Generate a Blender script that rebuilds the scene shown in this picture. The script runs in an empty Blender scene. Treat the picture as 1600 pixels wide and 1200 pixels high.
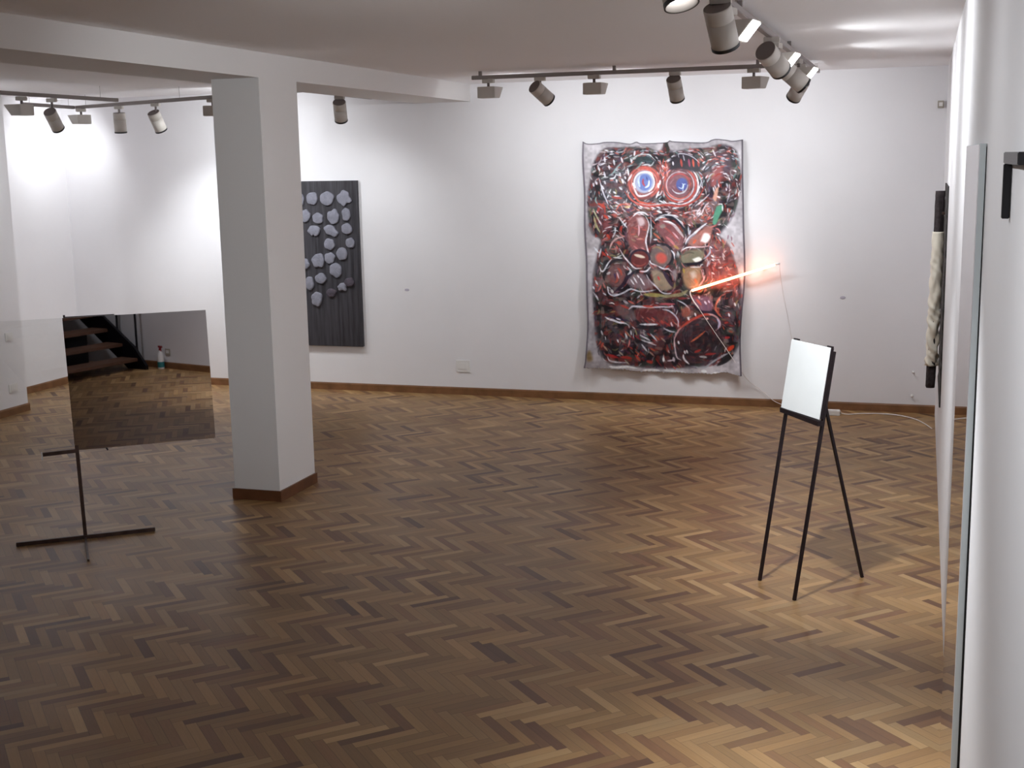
import bpy, bmesh, math, random
import numpy as np
from mathutils import Vector, Matrix
random.seed(7)
SC = bpy.context.scene
COL = SC.collection
R = math.radians

# ------------------------------------------------------------------ camera
CAMZ, PITCH, ROLL, YAW, FPX = 2.2704, R(9.983), R(-1.103), R(18.006), 1976.27
FW = Vector((-math.sin(YAW)*math.cos(PITCH), math.cos(YAW)*math.cos(PITCH), -math.sin(PITCH)))
RT0 = Vector((math.cos(YAW), math.sin(YAW), 0)); UP0 = RT0.cross(FW)
RT = math.cos(ROLL)*RT0 + math.sin(ROLL)*UP0
UP = -math.sin(ROLL)*RT0 + math.cos(ROLL)*UP0
CAM = Vector((0, 0, CAMZ))
def hit(px, py, axis, val):
    d = FW + RT*((px-800)/FPX) - UP*((py-600)/FPX)
    t = (val-CAM[axis])/d[axis]
    return CAM + t*d
cd = bpy.data.cameras.new('camera'); cam = bpy.data.objects.new('camera', cd); COL.objects.link(cam)
cd.sensor_width = 36; cd.lens = FPX/1600*36; cd.clip_start = 0.02; cd.clip_end = 60
m = Matrix((RT, UP, -FW)).transposed().to_4x4(); m.translation = CAM
cam.matrix_world = m
SC.camera = cam

# ------------------------------------------------------------------ room numbers (metres)
XR, YB, ZC = 0.162, 11.594, 3.0           # right wall, back wall, ceiling
XL, XP, YP = -8.735, -8.122, 9.931        # recessed left wall, its near stretch, where that ends
YREAR = -2.6
BX0, BX1, BZ = -4.687, -4.130, 2.837      # beam
CX0, CX1, CY0, CY1 = -4.479, -4.130, 7.514, 8.043   # column

# ------------------------------------------------------------------ colours and materials
def lin(c):
    c = c/255.0
    return c/12.92 if c <= .04045 else ((c+.055)/1.055)**2.4
def rgb(r, g, b): return (lin(r), lin(g), lin(b), 1)
def mat(name, col, rough=.5, metal=0, bump=0, bscale=40, var=0, vscale=6, emit=None, estr=0, spec=None):
    m = bpy.data.materials.new(name); m.use_nodes = True
    nt = m.node_tree; b = nt.nodes['Principled BSDF']
    b.inputs['Base Color'].default_value = col; b.inputs['Roughness'].default_value = rough
    b.inputs['Metallic'].default_value = metal
    if spec is not None: b.inputs['Specular IOR Level'].default_value = spec
    tc = nt.nodes.new('ShaderNodeTexCoord')
    if var:
        n = nt.nodes.new('ShaderNodeTexNoise'); n.inputs['Scale'].default_value = vscale; n.inputs['Detail'].default_value = 5
        r = nt.nodes.new('ShaderNodeValToRGB')
        r.color_ramp.elements[0].position = .3; r.color_ramp.elements[1].position = .7
        r.color_ramp.elements[0].color = tuple(x*(1-var) for x in col[:3])+(1,)
        r.color_ramp.elements[1].color = tuple(min(1, x*(1+var)) for x in col[:3])+(1,)
        nt.links.new(tc.outputs['Object'], n.inputs['Vector']); nt.links.new(n.outputs['Fac'], r.inputs['Fac'])
        nt.links.new(r.outputs['Color'], b.inputs['Base Color'])
    if bump:
        n = nt.nodes.new('ShaderNodeTexNoise'); n.inputs['Scale'].default_value = bscale; n.inputs['Detail'].default_value = 6
        bp = nt.nodes.new('ShaderNodeBump'); bp.inputs['Strength'].default_value = bump; bp.inputs['Distance'].default_value = .01
        nt.links.new(tc.outputs['Object'], n.inputs['Vector']); nt.links.new(n.outputs['Fac'], bp.inputs['Height'])
        nt.links.new(bp.outputs['Normal'], b.inputs['Normal'])
    if emit:
        b.inputs['Emission Color'].default_value = emit; b.inputs['Emission Strength'].default_value = estr
    return m
M = dict(
    wall=mat('white_plaster', (.83, .815, .835, 1), .75, bump=.06, bscale=25, var=.012, vscale=3),
    rear=mat('darkened_plaster', (.22, .21, .21, 1), .8, bump=.05),  # unseen rear wall, darkened so it bounces less light onto the near floor
    ceil=mat('ceiling_paint', (.94, .92, .93, 1), .85, bump=.04, bscale=30),
    column=mat('column_paint', (.80, .78, .77, 1), .7, bump=.05, bscale=25),
    wood=mat('baseboard_wood', rgb(126, 88, 58), .4, var=.22, vscale=9),
    darkwood=mat('column_baseboard_wood', rgb(104, 66, 42), .4, var=.22, vscale=9),
    track=mat('track_paint', rgb(150, 142, 140), .5),
    lamp=mat('lamp_paint', rgb(200, 194, 187), .45),
    lampcap=mat('lamp_cap_paint', rgb(122, 112, 110), .5),
    lens=mat('lit_lens', (.9, .9, .9, 1), .3, emit=(1, .98, 1, 1), estr=14),
    blackplastic=mat('black_plastic', rgb(22, 20, 24), .4),
    steel=mat('black_steel', rgb(44, 34, 38), .42, metal=.5, var=.2, vscale=20),
    rawsteel=mat('raw_steel', rgb(84, 66, 60), .45, metal=.6, var=.35, vscale=14),
    board=mat('white_enamel', rgb(240, 243, 243), .28, var=.02, vscale=5),
    panel=mat('charcoal_board', rgb(62, 60, 66), .6),
    plastic=mat('white_plastic', rgb(232, 230, 228), .4),
    cable=mat('white_cable', rgb(225, 220, 215), .5),
    wire=mat('grey_wire', rgb(215, 208, 205), .5),
    sensor=mat('beige_plastic', rgb(170, 162, 150), .5),
    smudge=mat('lilac_smudge', rgb(185, 178, 192), .8),
    alu=mat('aluminium', rgb(212, 220, 222), .45, metal=.0),
    tread=mat('tread_wood', rgb(104, 74, 58), .45, var=.2, vscale=9),
    blacksteel=mat('stair_steel', rgb(20, 18, 26), .4, metal=.3),
    bark=mat('bark', rgb(60, 52, 54), .9, bump=1.0, bscale=45, var=.4, vscale=30),
    satin=mat('cream_satin', rgb(246, 238, 222), .4, var=.04, vscale=8, bump=.5, bscale=14),
    plate=mat('panel_edge', rgb(44, 40, 40), .8, var=.4, vscale=25),
    red=mat('red_plastic', rgb(150, 40, 50), .4), teal=mat('teal_label', rgb(40, 120, 125), .5),
)
# mirror and clear pane
def mirror_mat(name, col):
    m = bpy.data.materials.new(name); m.use_nodes = True; b = m.node_tree.nodes['Principled BSDF']
    b.inputs['Base Color'].default_value = col; b.inputs['Metallic'].default_value = 1; b.inputs['Roughness'].default_value = .012
    return m
M['mirror'] = mirror_mat('mirror_silver', (.64, .63, .66, 1))
M['mirror_panel'] = mirror_mat('polished_face', (.82, .80, .81, 1))
g = bpy.data.materials.new('clear_glass'); g.use_nodes = True; nt = g.node_tree
for n in list(nt.nodes): nt.nodes.remove(n)
o = nt.nodes.new('ShaderNodeOutputMaterial'); mx = nt.nodes.new('ShaderNodeMixShader')
tr = nt.nodes.new('ShaderNodeBsdfTransparent'); tr.inputs['Color'].default_value = (.955, .96, .955, 1)
gl = nt.nodes.new('ShaderNodeBsdfGlossy'); gl.inputs['Roughness'].default_value = .01
mx.inputs[0].default_value = .045
nt.links.new(tr.outputs[0], mx.inputs[1]); nt.links.new(gl.outputs[0], mx.inputs[2]); nt.links.new(mx.outputs[0], o.inputs[0])
M['glass'] = g

# ------------------------------------------------------------------ mesh helpers
def obj(name, bm, material, parent=None, smooth=False, loc=None):
    me = bpy.data.meshes.new(name)
    bmesh.ops.recalc_face_normals(bm, faces=bm.faces)
    bm.to_mesh(me); bm.free()
    if material is not None:
        for mm in (material if isinstance(material, (list, tuple)) else [material]): me.materials.append(mm)
    if smooth:
        for p in me.polygons: p.use_smooth = True
    o = bpy.data.objects.new(name, me); COL.objects.link(o)
    if parent: o.parent = parent
    if loc is not None: o.location = loc
    return o
def tag(o, label, cat, group=None, kind=None):
    if label: o['label'] = label
    if cat: o['category'] = cat
    if group: o['group'] = group
    if kind: o['kind'] = kind
    return o
def thing(name, label, cat, loc=(0, 0, 0), rotz=0, group=None):
    o = bpy.data.objects.new(name, None); COL.objects.link(o); o.empty_display_size = .1
    o.location = loc; o.rotation_euler = (0, 0, rotz)
    return tag(o, label, cat, group)
def struct(name, bm, material):
    o = obj(name, bm, material); o['kind'] = 'structure'; return o
def NB(): return bmesh.new()
def bx(bm, x0, x1, y0, y1, z0, z1, bevel=0, mi=0, mtx=None):
    vs = [bm.verts.new((x, y, z)) for x in (x0, x1) for y in (y0, y1) for z in (z0, z1)]
    q = [(0, 1, 3, 2), (4, 6, 7, 5), (0, 4, 5, 1), (2, 3, 7, 6), (0, 2, 6, 4), (1, 5, 7, 3)]
    fs = [bm.faces.new([vs[i] for i in f]) for f in q]
    for f in fs: f.material_index = mi
    if bevel:
        es = list({e for f in fs for e in f.edges})
        bmesh.ops.bevel(bm, geom=es, offset=bevel, segments=2, affect='EDGES')
    if mtx is not None:
        bmesh.ops.transform(bm, matrix=mtx, verts=vs if not bevel else bm.verts[:])
    return bm
def bar(bm, a, b, w, h, upv=(0, 0, 1), bevel=0):
    """rectangular bar from a to b, w across, h along up"""
    a = Vector(a); b = Vector(b); d = (b-a); L = d.length; d.normalize()
    s = d.cross(Vector(upv)); s.normalize(); u = s.cross(d)
    t = NB(); bx(t, 0, L, -w/2, w/2, -h/2, h/2, bevel)
    mt = Matrix((d, -s, u)).transposed().to_4x4(); mt.translation = a
    bmesh.ops.transform(t, matrix=mt, verts=t.verts[:])
    me = bpy.data.meshes.new('t'); t.to_mesh(me); t.free(); bm.from_mesh(me); bpy.data.meshes.remove(me)
    return bm
def tube(bm, pts, r, n=10, cap=True):
    pts = [Vector(p) for p in pts]; rings = []
    rad = r if isinstance(r, (list, tuple)) else [r]*len(pts)
    prev = None
    for i, p in enumerate(pts):
        d = (pts[min(i+1, len(pts)-1)]-pts[max(i-1, 0)]).normalized()
        if prev is None:
            s = d.orthogonal().normalized()
        else:
            s = (prev - d*prev.dot(d)).normalized()
        prev = s; u = d.cross(s)
        rings.append([bm.verts.new(p+(s*math.cos(2*math.pi*k/n)+u*math.sin(2*math.pi*k/n))*rad[i]) for k in range(n)])
    for a, b in zip(rings, rings[1:]):
        for k in range(n): bm.faces.new((a[k], a[(k+1) % n], b[(k+1) % n], b[k]))
    if cap: bm.faces.new(rings[0][::-1]); bm.faces.new(rings[-1])
    return bm
def lathe(bm, prof, n=32, mi=0):
    """profile of (r, z) about the z axis"""
    rings = []
    for r, z in prof:
        if r < 1e-6: rings.append([bm.verts.new((0, 0, z))])
        else: rings.append([bm.verts.new((r*math.cos(2*math.pi*k/n), r*math.sin(2*math.pi*k/n), z)) for k in range(n)])
    for a, b in zip(rings, rings[1:]):
        for k in range(n):
            k2 = (k+1) % n
            if len(a) == 1 and len(b) == 1: continue
            if len(a) == 1: f = bm.faces.new((a[0], b[k2], b[k]))
            elif len(b) == 1: f = bm.faces.new((a[k], a[k2], b[0]))
            else: f = bm.faces.new((a[k], a[k2], b[k2], b[k]))
            f.material_index = mi
    return bm
def prism(bm, poly, axis, a, b):
    """polygon (list of 2-D) extruded along axis 0/1/2 from a to b"""
    def P(p, t):
        if axis == 0: return (t, p[0], p[1])
        if axis == 1: return (p[0], t, p[1])
        return (p[0], p[1], t)
    A = [bm.verts.new(P(p, a)) for p in poly]; B = [bm.verts.new(P(p, b)) for p in poly]
    bm.faces.new(A); bm.faces.new(B[::-1])
    for i in range(len(poly)): j = (i+1) % len(poly); bm.faces.new((A[i], B[i], B[j], A[j]))
    return bm
def smooth_path(pts, k=6):
    pts = [Vector(p) for p in pts]; out = []
    P = [pts[0]]+pts+[pts[-1]]
    for i in range(1, len(P)-2):
        for s in range(k):
            t = s/k; a, b, c, d = P[i-1], P[i], P[i+1], P[i+2]
            out.append(.5*((2*b)+(c-a)*t+(2*a-5*b+4*c-d)*t*t+(3*b-a-3*c+d)*t**3))
    out.append(pts[-1]); return out

# ------------------------------------------------------------------ the room
W = .2
struct('wall_back', bx(NB(), XL-W, XR+W, YB, YB+W, 0, ZC), M['wall'])
struct('wall_right', bx(NB(), XR, XR+W, YREAR, YB, 0, ZC), M['wall'])
struct('wall_rear', bx(NB(), XL-W, XR+W, YREAR-W, YREAR, 0, ZC), M['rear'])
struct('wall_left', prism(NB(), [(XP, YREAR), (XP, YP), (XL, YP), (XL, YB), (XL-W, YB), (XL-W, YREAR)], 2, 0, ZC), M['wall'])
struct('ceiling', bx(NB(), XL-W, XR+W, YREAR-W, YB+W, ZC, ZC+.15), M['ceil'])
o = struct('trim_1', bx(NB(), BX0, BX1, YREAR, YB, BZ, ZC), M['column']); o['label'] = 'white boxed beam running under the ceiling to the far wall'
o = struct('column', bx(NB(), CX0, CX1, CY0, CY1, 0, BZ), M['column']); o['label'] = 'white rectangular column standing under the beam'
BT, BH = .013, .074
def base_strip(name, poly):           # open poly-line of wall foot points, walls to the left of travel
    bm = NB()
    for (a, b) in zip(poly, poly[1:]):
        a = Vector(a); b = Vector(b); d = (b-a).normalized(); n = Vector((d.y, -d.x))   # to the right = into the room
        q = [a, b, b+n*BT, a+n*BT]
        # profile with a small chamfer on top
        A = [(0, 0), (BT, 0), (BT, BH-.012), (BT-.005, BH), (0, BH)]
        v1 = [bm.verts.new((a.x+n.x*p, a.y+n.y*p, z)) for p, z in A]; v2 = [bm.verts.new((b.x+n.x*p, b.y+n.y*p, z)) for p, z in A]
        bm.faces.new(v1); bm.faces.new(v2[::-1])
        for i in range(5): j = (i+1) % 5; bm.faces.new((v1[i], v2[i], v2[j], v1[j]))
    return struct(name, bm, M['wood'])
base_strip('baseboard_back', [(XL+BT, YB), (XR, YB)])
base_strip('baseboard_right', [(XR, 3.70), (XR, 1.3)])
base_strip('baseboard_left', [(XP, YREAR), (XP, YP+BT), ]); 
base_strip('baseboard_left_recess', [(XL, YP), (XL, YB)])
base_strip('baseboard_left_end', [(XP, YP), (XL+BT, YP)])
bm = NB()
for (x0, x1, y0, y1) in ((CX0-BT, CX1+BT, CY0-BT, CY0), (CX0-BT, CX1+BT, CY1, CY1+BT), (CX0-BT, CX0, CY0, CY1), (CX1, CX1+BT, CY0, CY1)):
    bx(bm, x0, x1, y0, y1, 0, BH)
struct('baseboard_column', bm, M['darkwood'])

# herringbone parquet: one floor, every block a face with its own tone
WP, NP_ = .0455, 6
LP = WP*NP_
rng = random.Random(3)
bm = NB(); uvl = bm.loops.layers.uv.new('plank'); cl = bm.loops.layers.float_color.new('tone')
ca, sa = math.cos(R(-45)), math.sin(R(-45))
def uv2w(u, v): return (u*ca - v*sa, u*sa + v*ca)      # u axis points to world -45 deg
X0, X1, Y0, Y1 = XL-.15, XR+.16, YREAR-.15, YB+.16
base_cols = [(170, 140, 104), (164, 134, 97), (158, 128, 93), (150, 120, 87), (140, 108, 80), (126, 94, 72), (108, 78, 62), (180, 152, 116)]
wts = [14, 18, 20, 17, 12, 8, 4, 8]
def add_plank(u0, v0, du, dv, horiz):
    cu, cv = u0+du/2, v0+dv/2; x, y = uv2w(cu, cv)
    if not (X0 < x < X1 and Y0 < y < Y1): return
    pts = [(u0, v0), (u0+du, v0), (u0+du, v0+dv), (u0, v0+dv)]
    w = [uv2w(*p) for p in pts]
    try: f = bm.faces.new([bm.verts.new((a, b, 0)) for a, b in w])
    except Exception: return
    c = rng.choices(base_cols, wts)[0]; k = 1+rng.uniform(-.08, .08)
    patch = .5+.5*math.sin(x*1.9+1.3*math.sin(y*1.1))*math.sin(y*1.4+x*.5)
    k *= .94+.10*patch
    k *= .94
    col = tuple(lin(min(255, q*k*h_)) for q, h_ in zip(c, (1, .955, .86)))+(1,)
    off = rng.uniform(0, 40)
    uvs = [(0, 0), (LP, 0), (LP, WP), (0, WP)] if horiz else [(0, WP), (0, 0), (LP, 0), (LP, WP)]
    for lp, (uu, vv) in zip(f.loops, uvs):
        lp[uvl].uv = (uu, vv+round(off)*0.0); lp[cl] = col
Nmax = int(17/WP)
for j in range(-Nmax, Nmax):          # rows in v
    # horizontal planks start where (i - j) % 2N == 0
    i0 = -Nmax + ((j+Nmax) % (2*NP_))
    for i in range(i0, Nmax, 2*NP_):
        assert (i-j) % (2*NP_) == 0
        add_plank(i*WP, j*WP, LP, WP, True)
for i in range(-Nmax, Nmax):          # columns in u: vertical start where (i - j) % 2N == 2N-1
    r0 = (i-(2*NP_-1)) % (2*NP_)
    j0 = -Nmax + ((r0+Nmax) % (2*NP_))
    for j in range(j0, Nmax, 2*NP_):
        assert (i-j) % (2*NP_) == 2*NP_-1
        add_plank(i*WP, j*WP, WP, LP, False)
fm = bpy.data.materials.new('herringbone_parquet'); fm.use_nodes = True; nt = fm.node_tree; b = nt.nodes['Principled BSDF']
def nd(t, **k):
    n = nt.nodes.new(t)
    for a, v in k.items(): setattr(n, a, v)
    return n
def mth(op, a, b_=None, clamp=False):
    n = nd('ShaderNodeMath', operation=op, use_clamp=clamp)
    for i, v in enumerate((a, b_)):
        if v is None: continue
        if isinstance(v, (int, float)): n.inputs[i].default_value = v
        else: nt.links.new(v, n.inputs[i])
    return n.outputs[0]
at = nd('ShaderNodeVertexColor', layer_name='tone'); uv = nd('ShaderNodeUVMap', uv_map='plank')
sx = nd('ShaderNodeSeparateXYZ'); nt.links.new(uv.outputs[0], sx.inputs[0])
tc = nd('ShaderNodeTexCoord')
# grain along the block: noise stretched in u, decorrelated by world position
geo = nd('ShaderNodeSeparateXYZ'); nt.links.new(tc.outputs['Object'], geo.inputs[0])
cmb = nd('ShaderNodeCombineXYZ')
nt.links.new(mth('MULTIPLY', sx.outputs[0], 9), cmb.inputs[0]); nt.links.new(mth('MULTIPLY', sx.outputs[1], 160), cmb.inputs[1])
sc_ = nd('ShaderNodeSeparateColor'); nt.links.new(at.outputs[0], sc_.inputs[0])
nt.links.new(mth('MULTIPLY', sc_.outputs[0], 900), cmb.inputs[2])
gr = nd('ShaderNodeTexNoise'); gr.inputs['Scale'].default_value = 1; gr.inputs['Detail'].default_value = 3
nt.links.new(cmb.outputs[0], gr.inputs['Vector'])
gm = mth('ADD', mth('MULTIPLY', gr.outputs['Fac'], .34), .83)
b.inputs['Specular IOR Level'].default_value = .34
# joint lines
eu = mth('MINIMUM', sx.outputs[0], mth('SUBTRACT', LP, sx.outputs[0])); ev = mth('MINIMUM', sx.outputs[1], mth('SUBTRACT', WP, sx.outputs[1]))
e = mth('MINIMUM', eu, ev); joint = mth('MULTIPLY', e, 420, True)      # 0 at the edge -> 1
jm = mth('ADD', mth('MULTIPLY', joint, .42), .58)
mul = nd('ShaderNodeMix', data_type='RGBA', blend_type='MULTIPLY'); mul.inputs[0].default_value = 1
cc = nd('ShaderNodeCombineColor'); k = mth('MULTIPLY', gm, jm)
for i in range(3): nt.links.new(k, cc.inputs[i])
nt.links.new(at.outputs[0], mul.inputs[6]); nt.links.new(cc.outputs[0], mul.inputs[7]); nt.links.new(mul.outputs[2], b.inputs['Base Color'])
wear = nd('ShaderNodeTexNoise'); wear.inputs['Scale'].default_value = 2.2; wear.inputs['Detail'].default_value = 5; nt.links.new(tc.outputs['Object'], wear.inputs['Vector'])
nt.links.new(mth('ADD', mth('MULTIPLY', wear.outputs['Fac'], .12), .36), b.inputs['Roughness'])
bp = nd('ShaderNodeBump'); bp.inputs['Strength'].default_value = .12; bp.inputs['Distance'].default_value = .002
nt.links.new(mth('ADD', joint, mth('MULTIPLY', gr.outputs['Fac'], .25)), bp.inputs['Height'])
me = bpy.data.meshes.new('floor'); bm.to_mesh(me); bm.free(); me.materials.append(fm)
fo = bpy.data.objects.new('floor', me); COL.objects.link(fo); fo['kind'] = 'structure'
struct('floor_slab', bx(NB(), XL-W, XR+W, YREAR-W, YB+W, -.12, -.004), M['tread'])

# ------------------------------------------------------------------ light tracks
def track(label, pts, z, hangers, hw=.012):
    """square rail through pts (x, y); top hung from the ceiling by clips"""
    t = thing('light_track', label, 'light track', (pts[0][0], pts[0][1], z), group='ceiling light tracks')
    o0 = Vector((pts[0][0], pts[0][1], z))
    bm = NB()
    for a, b_ in zip(pts, pts[1:]):
        bar(bm, Vector((a[0], a[1], z))-o0, Vector((b_[0], b_[1], z))-o0, .036, .032, bevel=.003)
    obj('rail', bm, M['track'], t)
    a, b_ = Vector(pts[0]), Vector(pts[-1])
    for f in hangers:
        p = a.lerp(b_, f)
        c = NB(); bx(c, p.x-hw, p.x+hw, p.y-hw, p.y+hw, z+.015, ZC); bmesh.ops.translate(c, vec=-o0, verts=c.verts[:])
        obj('ceiling_clip', c, M['track'], t)
    return t
ZT, ZTL = 2.95, 2.885
track('long pale track running from the camera towards the far wall beside the right wall', [(-.86, 1.6), (-.86, 10.9)], ZT, (.02, .25, .5, .75, .98))
track('pale track across the far wall above the wrinkled face painting', [(-3.56, 10.05), (-1.17, 10.05)], ZT, (.03, .5, .97))
track('pale track running along the left wall in front of the corner lamps', [(-7.1, 2.0), (-7.0, 10.10)], ZTL, (.02, .5, .97), .0012)
track('short pale track deepest in the left corner', [(-8.05, 10.15), (-8.14, 11.0)], ZTL, (.1, .9), .0012)
track('pale slanting track in the left area, ending behind the column', [(-8.12, 11.02), (-4.92, 9.72)], ZTL, (.05, .5, .95), .0012)
track('short pale track tucked along the far side of the beam', [(-4.93, 9.80), (-4.98, 11.2)], ZTL, (.15, .9), .0012)

# ------------------------------------------------------------------ lamps
def add_light(kind, parent, loc, direction, energy, color=(.93, .97, 1), **k):
    d = bpy.data.lights.new('bulb', kind); d.energy = energy; d.color = color
    for a, v in k.items(): setattr(d, a, v)
    o = bpy.data.objects.new('bulb', d); COL.objects.link(o); o.parent = parent; o.location = loc
    o.rotation_euler = Vector(direction).to_track_quat('-Z', 'Y').to_euler()
    return o
def look(direction):   # z axis of the part = -direction
    return Vector(direction).normalized().to_track_quat('-Z', 'Y').to_matrix().to_4x4()
def spot_lamp(label, mx_, my, mz, target, energy, drop=.115, cone=50, rad=.058, length=.19, blend=1.0, lit=True, direction=None, color=(.93, .97, 1)):
    root = thing('spotlight', label, 'spotlight', (mx_, my, mz), group='cylindrical track spotlights')
    piv = Vector((0, 0, -drop))
    d = (Vector(direction) if direction else (Vector(target)-Vector((mx_, my, mz))-piv)).normalized()
    b_ = NB(); bx(b_, -.045, .045, -.018, .018, -.03, .003, .003); obj('adapter', b_, M['lamp'], root)
    # stem drops to the back part of the housing
    back = piv - d*length*.30
    top = piv - d*length*.30
    b_ = NB(); tube(b_, smooth_path([(0, 0, -.028), (0, 0, -.05), tuple((piv+Vector((0, 0, .05)))*.6+back*.4), tuple(back + d*.03)]), .010, 10)
    obj('stem', b_, M['lampcap'], root, smooth=True)
    L = length; r = rad
    prof = [(0, L*.5-.004), (r*.86, L*.5-.004), (r*.97, L*.5), (r, L*.5-.006), (r, L*.16), (r-.002, L*.158), (r-.002, L*.145), (r, L*.143), (r, -L*.5),
            (r-.005, -L*.5-.001), (r-.006, -L*.5+.035), (0, -L*.5+.036)]
    hb = NB(); lathe(hb, prof, 36)
    for f in hb.faces:
        if all(v.co.z > L*.5-.0075 and math.hypot(v.co.x, v.co.y) < r-.001 for v in f.verts): f.material_index = 1
    mt = look(d); mt.translation = piv + d*.02
    bmesh.ops.transform(hb, matrix=mt, verts=hb.verts[:])
    h = obj('housing', hb, [M['lamp'], M['lampcap']], root)
    for p in h.data.polygons: p.use_smooth = len(p.vertices) == 4
    rb = NB(); lathe(rb, [(r-.004, -L*.5-.002), (r+.0015, -L*.5-.002), (r+.0015, -L*.5+.012), (r-.004, -L*.5+.012)], 36); bmesh.ops.transform(rb, matrix=mt, verts=rb.verts[:])
    obj('rim', rb, M['blackplastic'], root)
    lb = NB(); lathe(lb, [(0, -L*.5+.030), (r-.007, -L*.5+.030)], 28); bmesh.ops.transform(lb, matrix=mt, verts=lb.verts[:])
    obj('lens', lb, M['lens'] if lit else M['blackplastic'], root)
    if lit:
        add_light('SPOT', root, piv+d*(.02+L*.5-.018), d, energy*ES, color, spot_size=R(cone), spot_blend=blend, shadow_soft_size=.03)
    return root
def washer(label, mx_, my, mz, face, energy, lit=True, color=(.93, .97, 1), w=.155, H=.09, Lt=.18, Lb=.105, tilt=.0):
    """wedge floodlight; face = horizontal direction of the lit slanting side"""
    root = thing('ceiling_floodlight', label, 'floodlight', (mx_, my, mz), group='wedge-shaped track floodlights')
    fx, fy = face; k = math.hypot(fx, fy); fx /= k; fy /= k
    rz = Matrix(((fx, -fy, 0, 0), (fy, fx, 0, 0), (0, 0, 1, 0), (0, 0, 0, 1)))
    b_ = NB(); bx(b_, -.018, .018, -.05, .05, -.03, .003, .003); bmesh.ops.transform(b_, matrix=rz, verts=b_.verts[:]); obj('adapter', b_, M['lamp'], root)
    b_ = NB(); tube(b_, [(0, 0, -.028), (0, 0, -.06)], .011, 10); bmesh.ops.transform(b_, matrix=rz, verts=b_.verts[:]); obj('stem', b_, M['lampcap'], root, smooth=True)
    z1, z0 = -.06, -.06-H; xb = -.055
    poly = [(xb, z0), (xb+Lb, z0), (xb+Lt, z1), (xb, z1)]
    b_ = NB(); prism(b_, poly, 1, -w/2, w/2); bmesh.ops.bevel(b_, geom=b_.edges[:], offset=.003, segments=2, affect='EDGES')
    bmesh.ops.transform(b_, matrix=rz, verts=b_.verts[:]); obj('housing', b_, M['lamp'], root)
    # lens on the slant
    a = Vector((xb+Lb, 0, z0)); c = Vector((xb+Lt, 0, z1)); s = (c-a).normalized(); n = Vector((-s.z, 0, s.x)); n = n if n.x > 0 else -n
    b_ = NB(); vs = []
    for u, q in ((.08, -.38), (.08, .38), (.92, .38), (.92, -.38)):
        p = a+(c-a)*u + n*.002; p.y = q*w; vs.append(b_.verts.new(p))
    b_.faces.new(vs); ex = bmesh.ops.extrude_face_region(b_, geom=b_.faces[:]); bmesh.ops.translate(b_, vec=n*.004, verts=[v for v in ex['geom'] if isinstance(v, bmesh.types.BMVert)])
    bmesh.ops.transform(b_, matrix=rz, verts=b_.verts[:]); obj('lens', b_, M['lens'] if lit else M['blackplastic'], root)
    if lit:
        lo = rz @ ((a+c)/2 + n*.02); dr = rz.to_3x3() @ (n + Vector((.15, 0, -tilt)))
        add_light('AREA', root, lo, dr, energy*EW, color, shape='RECTANGLE', size=.14, size_y=.08, spread=R(145))
    return root
ES, EW = .40, .72
T1 = ZT-.016
# right-hand track, near to far
spot_lamp('nearest spotlight at the top edge, its lit glass and dark rim showing', -.83, 4.44, T1, None, 620, direction=(.22, -.20, -.80), rad=.060, length=.16, drop=.058, cone=72)
spot_lamp('large round spotlight hanging near the top edge, cap upward', -.84, 5.52, T1, (-.56, 6.66, 1.0), 520, rad=.060, length=.185, cone=62, drop=.105)
washer('lit floodlight just right of the large near spotlight', -.86, 5.95, T1, (1, -.15), 14)
spot_lamp('tilted spotlight above the right end of the far wall track', -.85, 7.5, T1, (.1, 9.6, 1.5), 60, rad=.062, length=.2)
washer('lit floodlight, middle one of the three glowing on the right track', -.86, 7.9, T1, (1, -.15), 11)
spot_lamp('spotlight with dark open end pointing right, far part of right track', -.86, 8.75, T1, (.14, 9.3, 1.9), 35, rad=.06, drop=.135)
washer('lit floodlight, farthest one glowing on the right track', -.86, 9.25, T1, (1, -.15), 10)
spot_lamp('farthest spotlight of the right track, pointing down and left', -.90, 9.75, T1, (-2.2, 11.55, .9), 130, rad=.055, length=.17, cone=70, drop=.17)
washer('unseen fill floodlight added overhead on the right track near the camera', -.86, 3.3, T1, (1, .0), 5, tilt=.9)  # added fill lamp, unseen, brightens the near right wall
# far wall track
washer('leftmost floodlight of the far wall track, beside the beam end', -3.42, 10.05, T1, (.1, 1), 9)
spot_lamp('spotlight tilted right above the top left corner of the painting', -2.98, 10.05, T1, (-2.0, 11.59, 1.6), 95, cone=60)
washer('floodlight in the middle of the far wall track, over the painting', -2.53, 10.05, T1, (.1, 1), 10)
spot_lamp('spotlight above the top right part of the painting', -1.88, 10.05, T1, (-1.75, 11.59, .8), 60, cone=60)
washer('rightmost floodlight of the far wall track', -1.27, 10.05, T1, (.3, 1), 12)
# unseen lamps added as fill for the right wall and the column
washer('unseen fill floodlight added on the right track above the stair foot', -.86, 1.75, T1, (1, 0), 13, tilt=1.0)
spot_lamp('unseen fill spotlight added on the right track, aimed at the column', -.86, 3.45, T1, (-4.25, 7.8, 1.7), 600, cone=56, blend=1)
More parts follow.
